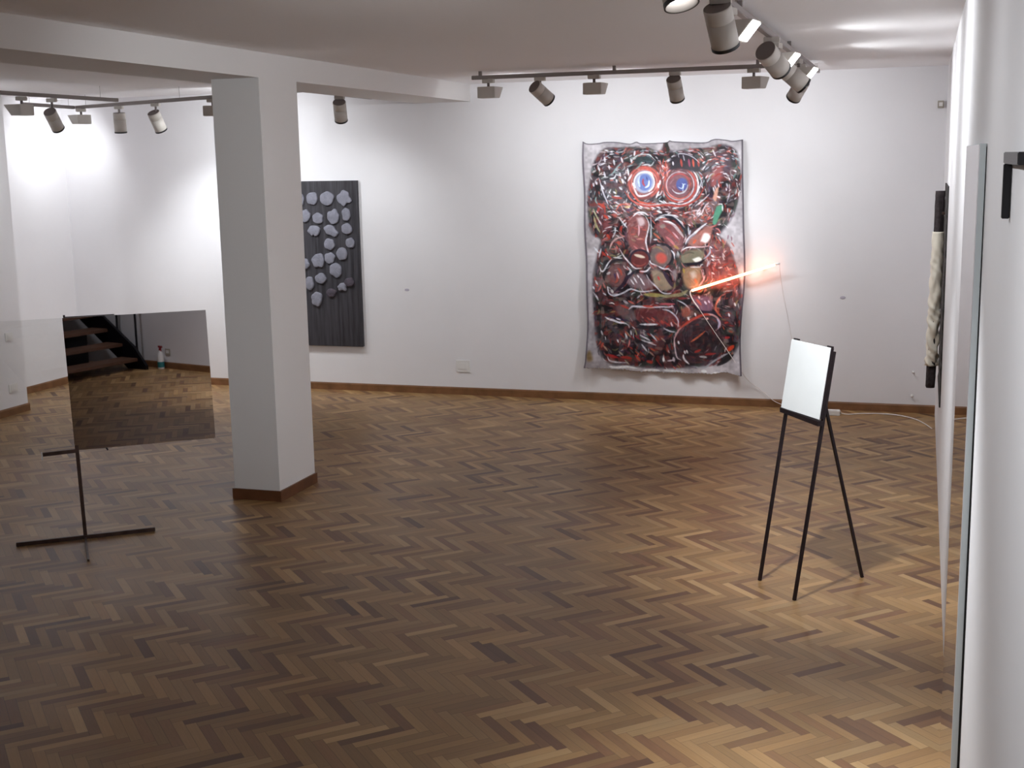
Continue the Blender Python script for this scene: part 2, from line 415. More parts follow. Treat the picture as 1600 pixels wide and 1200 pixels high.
# left area
T2 = ZTL-.016
washer('leftmost floodlight near the left picture edge', -7.10, 8.92, T2, (-1, .1), 11)
spot_lamp('leftmost spotlight, second lamp from the left edge', -7.08, 9.28, T2, (-7.5, 11.5, .3), 60, cone=80, drop=.165, rad=.054)
washer('floodlight between the two leftmost spotlights', -8.04, 10.98, T2, (-1, .35), 6)
spot_lamp('upright spotlight hanging where two left tracks cross', -7.43, 10.74, T2, None, 60, cone=80, drop=.14, direction=(-.06, .12, -1))
spot_lamp('spotlight tilted right between track crossing and column', -6.87, 10.51, T2, (-6.75, 11.59, .9), 165, cone=96, drop=.15)
washer('floodlight half hidden behind the left side of the column', -6.07, 10.185, T2, (-.3, 1), 19)
spot_lamp('lone spotlight right of the column, above the stone relief', -4.955, 10.46, T2, (-5.6, 11.59, 1.1), 70, cone=110, direction=(-.35, 1.0, -1.5))

# ------------------------------------------------------------------ face painting on loose canvas
def bez(pts, n=8):
    pts = [np.array(p, float) for p in pts]
    if len(pts) < 3: return np.array([pts[0]+(pts[1]-pts[0])*t for t in np.linspace(0, 1, 6)])
    P = [2*pts[0]-pts[1]]+pts+[2*pts[-1]-pts[-2]]; out = []
    for i in range(1, len(P)-2):
        a, b_, c, d = P[i-1:i+3]
        for t in np.linspace(0, 1, n, endpoint=False):
            out.append(.5*((2*b_)+(c-a)*t+(2*a-5*b_+4*c-d)*t*t+(3*b_-a-3*c+d)*t**3))
    out.append(pts[-1]); return np.array(out)
RES = 2.0; PX0, PY0, PX1, PY1 = 900, 208, 1176, 598
Wc, Hc = int((PX1-PX0)*RES), int((PY1-PY0)*RES)
CV = np.zeros((Hc, Wc, 3)); rs = np.random.RandomState(5)
def noise(scale, seed):
    r = np.random.RandomState(seed); gw, gh = int(Wc/scale)+3, int(Hc/scale)+3; g_ = r.rand(gh, gw)
    X = np.arange(Wc)/scale; Y = np.arange(Hc)/scale; xi = X.astype(int); yi = Y.astype(int); fx = X-xi; fy = Y-yi
    fx = fx*fx*(3-2*fx); fy = (fy*fy*(3-2*fy))[:, None]
    a = g_[np.ix_(yi, xi)]; b_ = g_[np.ix_(yi, xi+1)]; c = g_[np.ix_(yi+1, xi)]; d = g_[np.ix_(yi+1, xi+1)]
    return (a*(1-fx)+b_*fx)*(1-fy)+(c*(1-fx)+d*fx)*fy
GX, GY = np.meshgrid(PX0+np.arange(Wc)/RES, PY0+np.arange(Hc)/RES)
n1, n2, n3 = noise(60, 1), noise(22, 2), noise(7, 3)
CV[:] = np.array([168, 163, 168]) ; CV += ((n1-.5)*34+(n2-.5)*30+(n3-.5)*16)[..., None]
def blend(mask, col):
    CV[:] = CV*(1-mask[..., None]) + np.array(col, float)*mask[..., None]
def region(poly, col, soft=2.5, alpha=1, mottled=0):
    poly = bez(list(poly)+[poly[0]], 6)
    x0, x1 = poly[:, 0].min()-4, poly[:, 0].max()+4; y0, y1 = poly[:, 1].min()-4, poly[:, 1].max()+4
    i0, i1 = max(0, int((x0-PX0)*RES)), min(Wc, int((x1-PX0)*RES)+1); j0, j1 = max(0, int((y0-PY0)*RES)), min(Hc, int((y1-PY0)*RES)+1)
    X = GX[j0:j1, i0:i1]; Y = GY[j0:j1, i0:i1]; ins = np.zeros(X.shape, bool); dm = np.full(X.shape, 1e9)
    for (ax, ay), (bx_, by) in zip(poly, poly[1:]):
        if ay != by:
            c = ((ay > Y) != (by > Y)) & (X < (bx_-ax)*(Y-ay)/(by-ay)+ax); ins ^= c
        dx, dy = bx_-ax, by-ay; L2 = dx*dx+dy*dy+1e-9; t = np.clip(((X-ax)*dx+(Y-ay)*dy)/L2, 0, 1)
        dm = np.minimum(dm, np.hypot(X-ax-t*dx, Y-ay-t*dy))
    sd = np.where(ins, dm, -dm); m_ = np.clip(sd/soft+.5, 0, 1)*alpha
    if mottled: m_ = m_*np.clip(1-mottled*(n2[j0:j1, i0:i1]*.6+n3[j0:j1, i0:i1]*.6), 0, 1)
    CV[j0:j1, i0:i1] = CV[j0:j1, i0:i1]*(1-m_[..., None])+np.array(col, float)*m_[..., None]
def stroke(pts, w, col, alpha=.95, taper=True, n=7):
    p = bez(pts, n); x0, x1 = p[:, 0].min()-w-1, p[:, 0].max()+w+1; y0, y1 = p[:, 1].min()-w-1, p[:, 1].max()+w+1
    i0, i1 = max(0, int((x0-PX0)*RES)), min(Wc, int((x1-PX0)*RES)+1); j0, j1 = max(0, int((y0-PY0)*RES)), min(Hc, int((y1-PY0)*RES)+1)
    if i1 <= i0 or j1 <= j0: return
    X = GX[j0:j1, i0:i1]; Y = GY[j0:j1, i0:i1]; m_ = np.zeros(X.shape); N = len(p)-1
    for k in range(N):
        ax, ay = p[k]; bx_, by = p[k+1]; dx, dy = bx_-ax, by-ay; L2 = dx*dx+dy*dy+1e-9
        t = np.clip(((X-ax)*dx+(Y-ay)*dy)/L2, 0, 1); d = np.hypot(X-ax-t*dx, Y-ay-t*dy); s = (k+t)/N
        ww = w/2*(np.sqrt(np.clip(4*s*(1-s), .08, 1)) if taper else 1)
        m_ = np.maximum(m_, np.clip((ww-d)/.6+.5, 0, 1))
    m_ = m_*alpha*(.78+.22*n3[j0:j1, i0:i1])
    CV[j0:j1, i0:i1] = CV[j0:j1, i0:i1]*(1-m_[..., None])+np.array(col, float)*m_[..., None]
def ell(cx, cy, rx, ry, rot=0, a0=0, a1=360, n=14):
    c, s = math.cos(R(rot)), math.sin(R(rot)); out = []
    for k in range(n+1):
        a = R(a0+(a1-a0)*k/n); u, v = rx*math.cos(a), ry*math.sin(a); out.append((cx+u*c-v*s, cy+u*s+v*c))
    return out
def c_(pts): return [(880+x/2.6667, 190+y/2.6667) for x, y in pts]          # composite view to picture
def A_(pts): return [(900+x/8.571, 200+y/8.571) for x, y in pts]
def B_(pts): return [(1030+x/8.571, 200+y/8.571) for x, y in pts]
def C_(pts): return [(900+x/8.571, 330+y/8.571) for x, y in pts]
def D_(pts): return [(1030+x/8.571, 330+y/8.571) for x, y in pts]
def E_(pts): return [(900+x/8.571, 460+y/8.571) for x, y in pts]
def F_(pts): return [(1030+x/8.571, 460+y/8.571) for x, y in pts]
WHT, RED, DRK, PNK, TEA, OLV, MAU, CRM = (242, 240, 247), (176, 62, 52), (30, 24, 34), (198, 118, 114), (120, 152, 150), (150, 140, 92), (122, 88, 104), (205, 190, 180)
sil = [(150,140),(180,115),(230,112),(280,110),(340,108),(400,128),(428,100),(455,125),(520,118),(600,112),(660,98),(715,118),(733,180),(738,260),(722,340),(700,400),(662,455),(650,475),(690,520),(712,580),(730,650),(745,720),(742,800),(735,880),(725,940),(690,985),(620,1012),(500,1022),(380,1024),(280,1012),(200,1004),(160,965),(140,880),(135,800),(130,700),(133,620),(150,540),(160,490),(125,462),(110,380),(108,300),(120,230),(130,180)]
stroke(c_([(430,75),(428,130)]), 8, (48, 52, 48), .9)
region(c_(sil), (26, 21, 29), 7, .98)
# colour masses inside
CV_in = CV[..., 0] < 120
for col, th, nn_, a in (((96, 62, 66), .52, n2, .75), ((120, 52, 48), .64, noise(16, 9), .7), ((92, 88, 96), .62, noise(18, 10), .6), ((64, 74, 66), .66, noise(20, 11), .6), ((134, 118, 112), .70, noise(14, 12), .55)):
    m_ = np.clip((nn_-th)*9, 0, 1)*a*CV_in; blend(m_, col)
region(c_([(165,200),(260,190),(300,330),(260,380),(200,360),(160,300)]), (108, 104, 112), 8, .55, .6)
region(c_([(200,330),(300,340),(560,340),(600,300),(640,330),(560,410),(420,380),(280,390),(210,420)]), (120, 92, 92), 8, .55, .6)
region(c_([(600,500),(680,500),(720,620),(730,690),(640,700),(590,620)]), (150, 92, 90), 8, .75, .4)
region(c_([(610,330),(660,300),(640,380),(560,420),(520,400)]), (150, 118, 112), 6, .75, .3)
region(c_([(620,130),(690,120),(700,210),(640,240),(615,200)]), (96, 72, 82), 6, .85, .3)
region(c_([(625,190),(665,190),(655,250),(620,270)]), (160, 92, 92), 5, .9, .2)
region(c_([(390,180),(440,175),(432,260),(395,310),(380,250)]), (150, 72, 62), 5, .9, .3)
region(c_([(140,330),(185,380),(205,470),(165,440)]), (120, 62, 70), 5, .8, .3)
# random brush marks following the bulges
cents = [(1007, 286), (1065, 289), (1000, 366), (1045, 368), (1000, 405), (1030, 402), (1085, 400), (1085, 430), (965, 430), (1030, 438), (1020, 490), (1095, 530), (965, 530), (1120, 380), (955, 300), (1130, 290), (1140, 470), (960, 390), (1105, 330)]
pal_up = [(WHT, 8), (RED, 3), (DRK, 7), (PNK, 3), (TEA, 3), ((112, 112, 128), 6), ((96, 40, 44), 3), (OLV, 1), ((70, 52, 88), 2)]
pal_mid = [(WHT, 8), (RED, 5), (DRK, 5), (PNK, 4), (OLV, 2), (MAU, 5), ((150, 130, 130), 4), ((110, 46, 44), 4)]
pal_low = [(WHT, 5), ((150, 48, 44), 5), (DRK, 9), (PNK, 2), (OLV, 2), ((58, 40, 66), 4), ((86, 82, 86), 4), ((112, 44, 42), 6), ((176, 78, 56), 1)]
cnt = 0
while cnt < 1900:
    x = rs.uniform(918, 1160); y = rs.uniform(228, 578)
    i, j = int((x-PX0)*RES), int((y-PY0)*RES)
    if not CV_in[j, i]: continue
    cnt += 1
    c = min(cents, key=lambda q: (q[0]-x)**2+(q[1]-y)**2); ang = math.atan2(y-c[1], x-c[0])+math.pi/2+rs.normal(0, .2)
    if x < 945 or x > 1145: ang = math.pi/2+rs.normal(0, .35)
    L = rs.uniform(5, 13); w = rs.uniform(1.0, 2.8)
    pal = pal_up if y < 325 else pal_mid if y < 470 else pal_low
    ws = np.array([q[1] for q in pal], float); cI = rs.choice(len(pal), p=ws/ws.sum()); col = np.array(pal[cI][0])*rs.uniform(.8, 1.1)
    if pal[cI][0] == WHT: w *= .62; L *= .85
    bend = rs.uniform(-.2, .2)*L
    stroke([(x-math.cos(ang)*L/2, y-math.sin(ang)*L/2), (x+math.sin(ang)*bend, y-math.cos(ang)*bend), (x+math.cos(ang)*L/2, y+math.sin(ang)*L/2)], w, np.clip(col, 0, 250), rs.uniform(.55, .95))
# lighter strokes over the brow, cheeks and between the limbs
for k in range(330):
    x = rs.uniform(922, 1155); y = 234+abs(rs.normal(0, 1))*62
    if y > 420 or not CV_in[int((y-PY0)*RES), int((x-PX0)*RES)]: continue
    c = min(cents, key=lambda q: (q[0]-x)**2+(q[1]-y)**2); ang = math.atan2(y-c[1], x-c[0])+math.pi/2+rs.normal(0, .25)
    L = rs.uniform(4, 9); col = [(236, 234, 242), (176, 176, 190), (150, 168, 172), (214, 200, 206), (200, 110, 98)][k % 5]
    stroke([(x-math.cos(ang)*L/2, y-math.sin(ang)*L/2), (x+math.cos(ang)*L/2, y+math.sin(ang)*L/2)], rs.uniform(1.3, 2.2), col, .92)
for k in range(120):
    x = rs.uniform(950, 1110); y = 322+rs.uniform(-5, 22); c = (1035, 250); ang = math.atan2(y-c[1], x-c[0])+math.pi/2+rs.normal(0, .2); L = rs.uniform(5, 10)
    stroke([(x-math.cos(ang)*L/2, y-math.sin(ang)*L/2), (x+math.cos(ang)*L/2, y+math.sin(ang)*L/2)], rs.uniform(1.4, 2.4), [(228, 222, 230), (186, 92, 82), (150, 130, 140), (60, 44, 56), (206, 150, 144)][k % 5], .9)
# eyes
region(ell(1006.5, 285, 26, 27), (146, 74, 70), 3, .8, .3)
region(ell(1007, 284, 16, 18), (158, 166, 190), 3, .95)
region(ell(1008, 285, 11, 13), (92, 110, 170), 2, .9)
for r_, c__, w_ in ((28, (70, 40, 44), 2.5), (24, (190, 92, 82), 3), (20, (206, 120, 110), 2.4), (16, WHT, 2)): stroke(ell(1007, 285, r_, r_, 0, 150, 420, 18), w_, c__, .85, False)
stroke(A_([(870,600),(920,590),(1000,600),(1035,650)]), 3, WHT); stroke(A_([(860,640),(840,700),(850,760),(860,790)]), 3.4, (190, 205, 228))
stroke(A_([(770,770),(800,850),(850,910),(950,900),(1040,850)]), 3, (236, 222, 230)); stroke(A_([(985,700),(975,770),(930,800)]), 3, (225, 232, 245)); stroke(A_([(905,680),(900,730),(925,780)]), 3.2, (172, 52, 66)); stroke(A_([(945,650),(960,700)]), 2.4, (60, 70, 130))
stroke(A_([(860,550),(920,535),(980,550),(1030,590)]), 2.6, (196, 92, 80)); stroke(A_([(720,820),(780,900),(850,980),(960,1010),(1080,1010)]), 3, (200, 88, 72)); stroke(A_([(690,830),(720,930),(820,1010),(880,1040)]), 2, (214, 150, 140))
stroke(A_([(740,440),(790,390),(860,360),(930,350),(1000,370),(1075,440)]), 1.6, (196, 206, 208)); region(A_([(780,430),(870,380),(980,380),(1040,450),(1000,470),(900,450),(830,500)]), (40, 58, 62), 3, .85)
stroke(A_([(790,560),(860,500),(890,450)]), 2, TEA); stroke(A_([(880,500),(950,490),(1010,500),(1050,450)]), 2.4, (210, 216, 222))
region(ell(1065, 290, 27, 28), (128, 76, 80), 3, .75, .3)
region(ell(1060, 290, 16, 17), (120, 80, 92), 3, .8, .3); region(ell(1066, 288, 9, 10), (66, 82, 146), 2, .9)
for r_, a0, a1, c__, w_ in ((26, -160, 170, (186, 80, 70), 3), (23, -60, 150, (200, 200, 210), 2), (20, 100, 300, (205, 190, 200), 1.6), (30, -50, 100, WHT, 2.6), (17, -150, 20, (170, 60, 62), 2.6), (13, 0, 150, (200, 212, 220), 2.2), (21, 30, 190, (204, 110, 96), 2.4)):
    stroke(ell(1062, 289, r_, r_*1.02, 0, a0, a1, 14), w_, c__, .85)
stroke(B_([(260,790),(310,810),(330,760),(360,750)]), 1.8, (190, 205, 225)); stroke(B_([(310,740),(330,770),(320,850)]), 1.4, (200, 215, 232))
region(B_([(150,420),(280,340),(420,370),(560,480),(540,570),(400,570),(260,550),(150,560)]), (32, 22, 38), 4, .9)
for x_, c__ in ((290, (196, 78, 62)), (395, (150, 62, 92)), (450, (208, 86, 60)), (520, (170, 62, 52))): stroke(B_([(x_, 415), (x_+15, 520)]), 3.4, c__)
stroke(B_([(265,400),(260,350),(320,345),(400,365),(480,410),(545,470)]), 1.5, (206, 204, 214)); stroke(B_([(320,360),(340,440)]), 1.8, (190, 190, 200)); stroke(B_([(185,450),(188,500)]), 2.6, WHT)
stroke(B_([(90,180),(120,280),(110,350)]), 5, (44, 48, 44)); stroke(B_([(720,290),(740,340),(760,380)]), 2.6, (222, 216, 222))
for k in range(16): x_ = rs.uniform(0, 120); y_ = rs.uniform(380, 660); stroke(B_([(x_, y_), (x_+rs.uniform(-20, 30), y_+70)]), 1.8, [(196, 84, 68), (206, 150, 146), (130, 52, 56)][k % 3], .85)
region(B_([(720,940),(760,820),(800,790),(790,880),(760,980)]), (206, 158, 140), 2, .95); region(B_([(770,1050),(840,1030),(860,1080),(800,1200),(760,1290),(720,1280),(730,1180)]), (86, 146, 122), 2, .95)
stroke(B_([(850,1040),(850,1110)]), 2, WHT); stroke(B_([(790,1020),(850,1015)]), 1.4, WHT); stroke(B_([(460,920),(520,860),(560,760),(580,690)]), 1.8, (215, 215, 225))
stroke(B_([(480,1050),(600,960),(680,880)]), 1.8, (232, 226, 232))
for a, b_ in (((440,1110),(560,1100)),((500,1150),(560,1060)),((530,1190),(560,1100)),((580,1120),(640,1010)),((560,1170),(600,1090))): stroke(B_([a, b_]), 2, (222, 206, 214))
stroke(B_([(900,800),(905,840)]), 2, WHT); stroke(B_([(940,670),(955,700)]), 2.2, WHT); stroke(B_([(950,860),(910,990)]), 2.2, (190, 186, 200)); stroke(B_([(1000,560),(960,580),(980,700)]), 2, (150, 140, 140))
# white dabs of the upper left lobe
for (x, y, dx, dy) in ((395,425,2,34),(312,535,14,40),(450,525,4,30),(515,460,6,36),(620,430,10,36),(388,620,8,36),(280,738,4,20),(592,625,4,28),(660,665,6,18),(722,665,-28,48),(545,710,4,20),(625,715,10,30),(597,810,18,18),(362,795,16,26),(520,865,18,12),(700,590,6,50),(745,440,6,28),(790,340,-6,34),(770,760,12,26),(1110,770,0,36),(1100,890,-18,46),(1130,730,-4,30),(390,730,6,22),(240,760,4,24)):
    stroke(A_([(x-dx, y-dy), (x+dx, y+dy)]), 2.9, (234, 232, 240))
stroke(A_([(440,640),(500,600),(560,520),(610,470)]), 2.4, (150, 176, 178)); stroke(A_([(450,680),(510,670),(540,620)]), 2.6, WHT); stroke(A_([(310,660),(340,770),(365,860),(400,940),(440,1030)]), 2.2, (222, 222, 232)); stroke(A_([(420,940),(440,900)]), 1.8, WHT)
stroke(A_([(300,1010),(370,1040),(400,1070)]), 4, (186, 66, 50)); stroke(A_([(240,1080),(270,1150),(330,1260)]), 2.4, (176, 172, 140)); stroke(A_([(480,920),(560,935),(620,940)]), 3.4, (176, 72, 62)); stroke(A_([(510,910),(590,915)]), 1.8, WHT)
stroke(A_([(540,1110),(580,1040),(640,1020),(700,1040)]), 2.4, (200, 96, 82)); stroke(A_([(660,1060),(740,1050)]), 3, (196, 176, 130)); stroke(A_([(680,1110),(760,1080)]), 4, (96, 60, 92))
for p in ([(1000,1050),(1060,1075)],[(1080,1050),(1140,1070)],[(1090,1110),(1150,1130)],[(860,1040),(900,1060)],[(1120,970),(1190,1000)]): stroke(A_(p), 2.4, WHT)
for p in ([(60,970),(110,1010)],[(130,990),(240,1015)],[(250,1000),(330,980)],[(400,1040),(450,1010)],[(180,1080),(270,1060)],[(0,1120),(40,1140)],[(80,1160),(220,1170)]): stroke(B_(p), 2, (226, 226, 234))
stroke(c_([(255,290),(290,330),(350,352),(430,347),(500,350),(560,322),(592,270)]), 3.2, (178, 76, 68)); stroke(c_([(300,335),(360,347),(430,340),(500,343),(545,325)]), 1.3, (226, 210, 214), .8)
# nose group
region(C_([(700,120),(780,60),(900,60),(980,150),(960,300),(950,440),(900,520),(760,520),(700,400),(690,250)]), (150, 92, 92), 4, .95, .35)
region(C_([(820,90),(900,80),(930,160),(860,200)]), (214, 196, 200), 4, .85)
for k in range(14): x_ = rs.uniform(720, 920); y_ = rs.uniform(200, 500); stroke(C_([(x_, y_), (x_+60, y_+rs.uniform(-10, 50))]), 2.4, [(186, 96, 90), (206, 132, 132), (120, 74, 72), (160, 140, 120)][k % 4], .85)
stroke(C_([(845,180),(850,260),(840,330)]), 2.8, (222, 182, 190))
stroke(C_([(770,70),(830,20),(920,20),(980,60)]), 3, (226, 228, 236)); stroke(C_([(940,60),(985,170),(960,300),(940,400),(965,520),(985,620),(1010,690),(1080,720),(1190,770)]), 2.4, (226, 224, 232)); stroke(C_([(1010,60),(1010,250),(1000,430)]), 2.2, (190, 196, 206), .8)
region(ell(1000.5, 405, 15, 13), (100, 46, 46), 2, .98); stroke(ell(1000.5, 404, 15.5, 13.5, 0, 175, 365), 3.4, (34, 24, 44), .95, False); region(ell(1000, 400, 9, 2.4, 14), (206, 192, 176), 1.5, .95); stroke(ell(1000, 407, 11, 8, 0, 20, 160), 2, (160, 84, 78), .8)
stroke(C_([(580,500),(640,600),(720,690),(800,760),(890,760)]), 2.4, (226, 216, 222)); stroke(C_([(870,800),(950,800),(1010,740)]), 2.6, (222, 222, 230))
region(ell(1034, 399, 17, 17), (112, 98, 96), 3, .95, .2); stroke(ell(1034, 399, 17.5, 18, 0, -120, 60), 4, (26, 24, 38), .95); region(ell(1034, 403, 9, 8, 40), (190, 86, 76), 4, .9); stroke(C_([(1020,500),(1100,480),(1190,540)]), 3, (140, 120, 90), .8)
stroke(D_([(160,520),(200,570),(210,640)]), 2.6, (224, 224, 232)); stroke(D_([(0,740),(70,770),(140,765)]), 2.2, (222, 222, 232))
stroke(C_([(1040,380),(1090,380)]), 2.4, (216, 220, 228)); stroke(C_([(1080,445),(1150,445)]), 2.4, (232, 230, 236)); stroke(C_([(1000,440),(1100,430),(1190,460)]), 4, DRK, .8)
region(D_([(-60,200),(60,110),(200,180),(330,330),(300,480),(250,530),(120,430),(0,300)]), (140, 88, 92), 4, .95, .3)
for p, w_, c__ in (([(60,130),(180,170),(260,260),(330,350)], 4.5, (190, 178, 182)), ([(-20,170),(80,220),(180,310),(260,420)], 3, (158, 84, 82)), ([(90,340),(160,400),(220,470)], 4, (196, 120, 122)), ([(180,280),(260,370)], 2.6, (214, 170, 178)), ([(200,460),(260,500)], 4, (170, 140, 80)), ([(-10,100),(60,75),(180,90),(280,170),(350,260),(370,350)], 3.6, (30, 34, 50)), ([(0,70),(80,50),(180,60),(260,120),(340,220)], 2, (206, 214, 222)), ([(60,135),(130,140),(220,190)], 2, WHT), ([(190,50),(260,80)], 2, WHT)):
    stroke(D_(p), w_, c__, .92)
stroke(C_([(1060,130),(1110,90),(1200,75)]), 3, (214, 220, 226)); stroke(C_([(1040,290),(1130,370)]), 3.4, (196, 104, 84)); region(C_([(1120,190),(1180,170),(1200,210),(1150,230)]), (140, 132, 126), 2, .9)
region(D_([(380,430),(420,360),(520,290),(640,200),(720,210),(700,330),(640,430),(520,470),(420,460)]), (176, 118, 108), 4, .95, .3)
region(D_([(560,400),(600,300),(660,300),(690,350),(640,420)]), (238, 232, 234), 3, .9); stroke(D_([(460,430),(500,380)]), 4, (206, 96, 66)); stroke(D_([(355,440),(380,380),(460,310),(560,220),(640,160)]), 3.6, (226, 228, 236)); stroke(D_([(380,430),(420,360),(500,300)]), 3, (130, 120, 130)); stroke(D_([(390,200),(400,320)]), 2.4, (206, 208, 216)); stroke(D_([(420,250),(410,320)]), 2.2, (190, 190, 205))
stroke(D_([(290,540),(370,490),(480,480),(600,475),(680,460)]), 2.4, (224, 180, 184)); stroke(D_([(300,520),(400,480),(500,490)]), 1.6, WHT)
region(D_([(300,590),(400,520),(560,520),(620,560),(580,640),(460,690),(340,700),(290,650)]), (140, 134, 112), 4, .96, .25); region(D_([(450,640),(540,610),(580,650),(500,680)]), (232, 232, 226), 2, .95); stroke(D_([(310,590),(400,550),(480,560)]), 3, (90, 84, 72)); stroke(D_([(330,700),(440,705),(540,690),(620,640)]), 4.4, (30, 24, 40)); stroke(D_([(620,520),(640,590)]), 4, (60, 44, 60))
stroke(D_([(600,640),(650,600),(690,540),(680,480)]), 2.6, (176, 180, 196)); stroke(D_([(650,740),(670,660)]), 2.6, (196, 196, 210))
for k in range(26): x_ = rs.uniform(690, 980); y_ = rs.uniform(300, 760); stroke(D_([(x_, y_), (x_+rs.uniform(-20, 40), y_+60)]), 2, [(196, 96, 80), (220, 205, 205), (120, 80, 96), (180, 92, 84), (214, 150, 140)][k % 5], .85)
for (x, y) in ((720,600),(725,650),(700,480),(790,305),(725,830)): stroke(D_([(x-18, y-12), (x+18, y+12)]), 2.4, (236, 232, 238))
region(D_([(310,780),(400,740),(540,740),(570,800),(560,920),(520,1000),(420,1040),(330,960)]), (166, 140, 112), 5, .96, .2); region(D_([(420,820),(480,800),(500,870),(450,900)]), (204, 196, 188), 5, .8); stroke(D_([(420,745),(560,745)]), 2, (226, 222, 228)); stroke(D_([(480,900),(510,960)]), 4, (200, 120, 84)); stroke(D_([(330,760),(340,830)]), 3, (170, 146, 70))
stroke(D_([(570,780),(590,850),(600,910),(560,970),(530,1020)]), 2.2, (216, 170, 176)); stroke(D_([(620,850),(600,930)]), 1.6, (220, 190, 196))
region(D_([(-100,790),(0,790),(90,850),(160,960),(160,1040),(40,1060),(-60,960)]), (158, 142, 122), 4, .95, .2); stroke(D_([(-10,870),(10,920)]), 3, (196, 70, 74)); stroke(D_([(60,800),(120,900),(180,1010)]), 6, (54, 40, 62)); stroke(D_([(200,1060),(280,1000),(300,900)]), 5, (60, 36, 46)); stroke(D_([(0,1060),(70,1100),(170,1100)]), 2, (214, 216, 222)); stroke(C_([(950,840),(1000,930),(1080,1010),(1140,1080)]), 2.2, (220, 216, 226)); region(D_([(170,800),(230,780),(240,880),(190,920)]), (150, 142, 148), 4, .8)
# lower face
region(ell(964, 430, 15, 17), (118, 84, 84), 4, .9, .3); stroke(C_([(560,760),(600,800),(620,860)]), 4, (168, 74, 60)); stroke(C_([(550,850),(560,920),(530,960)]), 3.6, (160, 76, 64)); stroke(C_([(420,840),(460,820)]), 4, (184, 180, 184)); stroke(C_([(550,810),(580,900)]), 2, (216, 190, 200)); stroke(C_([(520,830),(540,900)]), 3, (60, 44, 84))
stroke(C_([(400,760),(470,690),(560,650),(680,670)]), 4, (34, 28, 40)); stroke(C_([(320,740),(345,800),(380,790),(430,700),(480,640)]), 2.4, (214, 214, 222)); stroke(C_([(500,620),(620,630)]), 1.6, WHT)
stroke(C_([(520,1080),(640,980),(700,880),(800,800)]), 6, (42, 28, 48)); stroke(C_([(690,740),(740,800),(700,850)]), 3, (216, 214, 220))
region(C_([(690,960),(760,860),(860,830),(940,860),(1040,990),(940,1040),(780,1020)]), (132, 112, 118), 4, .95, .25)
for p in ([(740,910),(790,980)],[(780,880),(830,960)],[(870,890),(900,940)],[(890,930),(930,990)],[(830,850),(860,890)]): stroke(C_(p), 2.4, (226, 222, 228))
stroke(C_([(430,1040),(450,1100),(520,1130),(640,1090),(740,1040),(860,1070),(960,1070),(1070,1050)]), 2.4, (218, 218, 228)); stroke(C_([(480,1050),(500,1090)]), 4, (200, 200, 200)); stroke(C_([(430,1000),(440,1080)]), 1.8, (214, 214, 222))
stroke(C_([(920,1110),(1050,1120),(1180,1130)]), 6, (158, 148, 90)); stroke(D_([(0,1130),(150,1140),(300,1110),(380,1060)]), 6, (150, 144, 110)); stroke(D_([(40,1180),(200,1160),(330,1150)]), 3, (90, 50, 46))
for p in ([(250,480),(310,560)],[(270,920),(300,980)],[(370,1090),(410,1120)],[(280,1120),(310,1190)],[(340,500),(310,620)],[(580,80),(640,160),(690,220)],[(530,210),(530,270),(490,360)],[(240,1000),(260,1040)]): stroke(C_(p), 2.4, (214, 218, 226), .9)
stroke(C_([(450,510),(480,430),(540,370),(650,340)]), 2.6, (206, 170, 168)); stroke(C_([(560,410),(600,440)]), 6, (178, 84, 76)); stroke(C_([(350,540),(400,600)]), 4, (178, 66, 56)); stroke(C_([(420,310),(450,360)]), 4.4, (190, 74, 60)); stroke(C_([(380,50),(440,100)]), 4, (196, 72, 56)); stroke(C_([(250,60),(280,180),(330,280)]), 3, (176, 172, 130)); stroke(C_([(310,110),(350,180)]), 3, (206, 186, 196))
region(E_([(540,150),(700,100),(800,90),(760,200),(840,330),(700,330),(560,260)]), (120, 104, 106), 4, .8, .3); stroke(E_([(600,140),(720,190)]), 3.6, (172, 66, 56)); stroke(E_([(710,200),(760,160),(840,160),(1000,170),(1190,170)]), 3, (214, 212, 224)); stroke(E_([(900,150),(1040,165)]), 3.4, (176, 64, 54)); stroke(E_([(700,80),(780,120)]), 3, (196, 100, 90)); stroke(E_([(640,80),(700,120)]), 4, (196, 188, 196))
region(E_([(780,210),(900,180),(1100,200),(1300,260),(1420,340),(1420,480),(1300,420),(1000,380),(840,340)]), (112, 50, 52), 4, .9, .4)
for k in range(30): x_ = rs.uniform(800, 1380); y_ = 230+rs.uniform(0, 90)+(x_-800)*.2; stroke(E_([(x_, y_), (x_+50, y_+40)]), 2.2, [(156, 58, 54), (90, 42, 52), (170, 130, 120), (60, 50, 56), (180, 80, 66)][k % 5], .85)
stroke(E_([(390,300),(440,330),(510,350),(580,375),(680,385)]), 3.2, (232, 230, 240)); stroke(E_([(420,290),(560,320),(740,360)]), 3, (44, 34, 70)); stroke(E_([(540,320),(600,340)]), 2.4, WHT); stroke(E_([(860,395),(980,400),(1100,400)]), 3, (226, 226, 232)); stroke(E_([(800,440),(960,440),(1150,440)]), 5, DRK, .8)
stroke(F_([(40,200),(130,220),(220,290),(260,360),(255,440)]), 2.4, (196, 194, 208)); stroke(F_([(60,450),(150,490),(220,500)]), 2.2, (200, 198, 210)); stroke(F_([(160,370),(180,430)]), 2.4, (220, 200, 210)); stroke(F_([(240,80),(330,120),(400,180),(410,230)]), 2.2, (206, 206, 216)); stroke(F_([(250,60),(380,50)]), 3, (130, 44, 50)); stroke(F_([(0,130),(110,130),(210,130)]), 3.4, (176, 86, 96)); stroke(F_([(0,160),(110,170),(190,160)]), 1.8, (214, 206, 220))
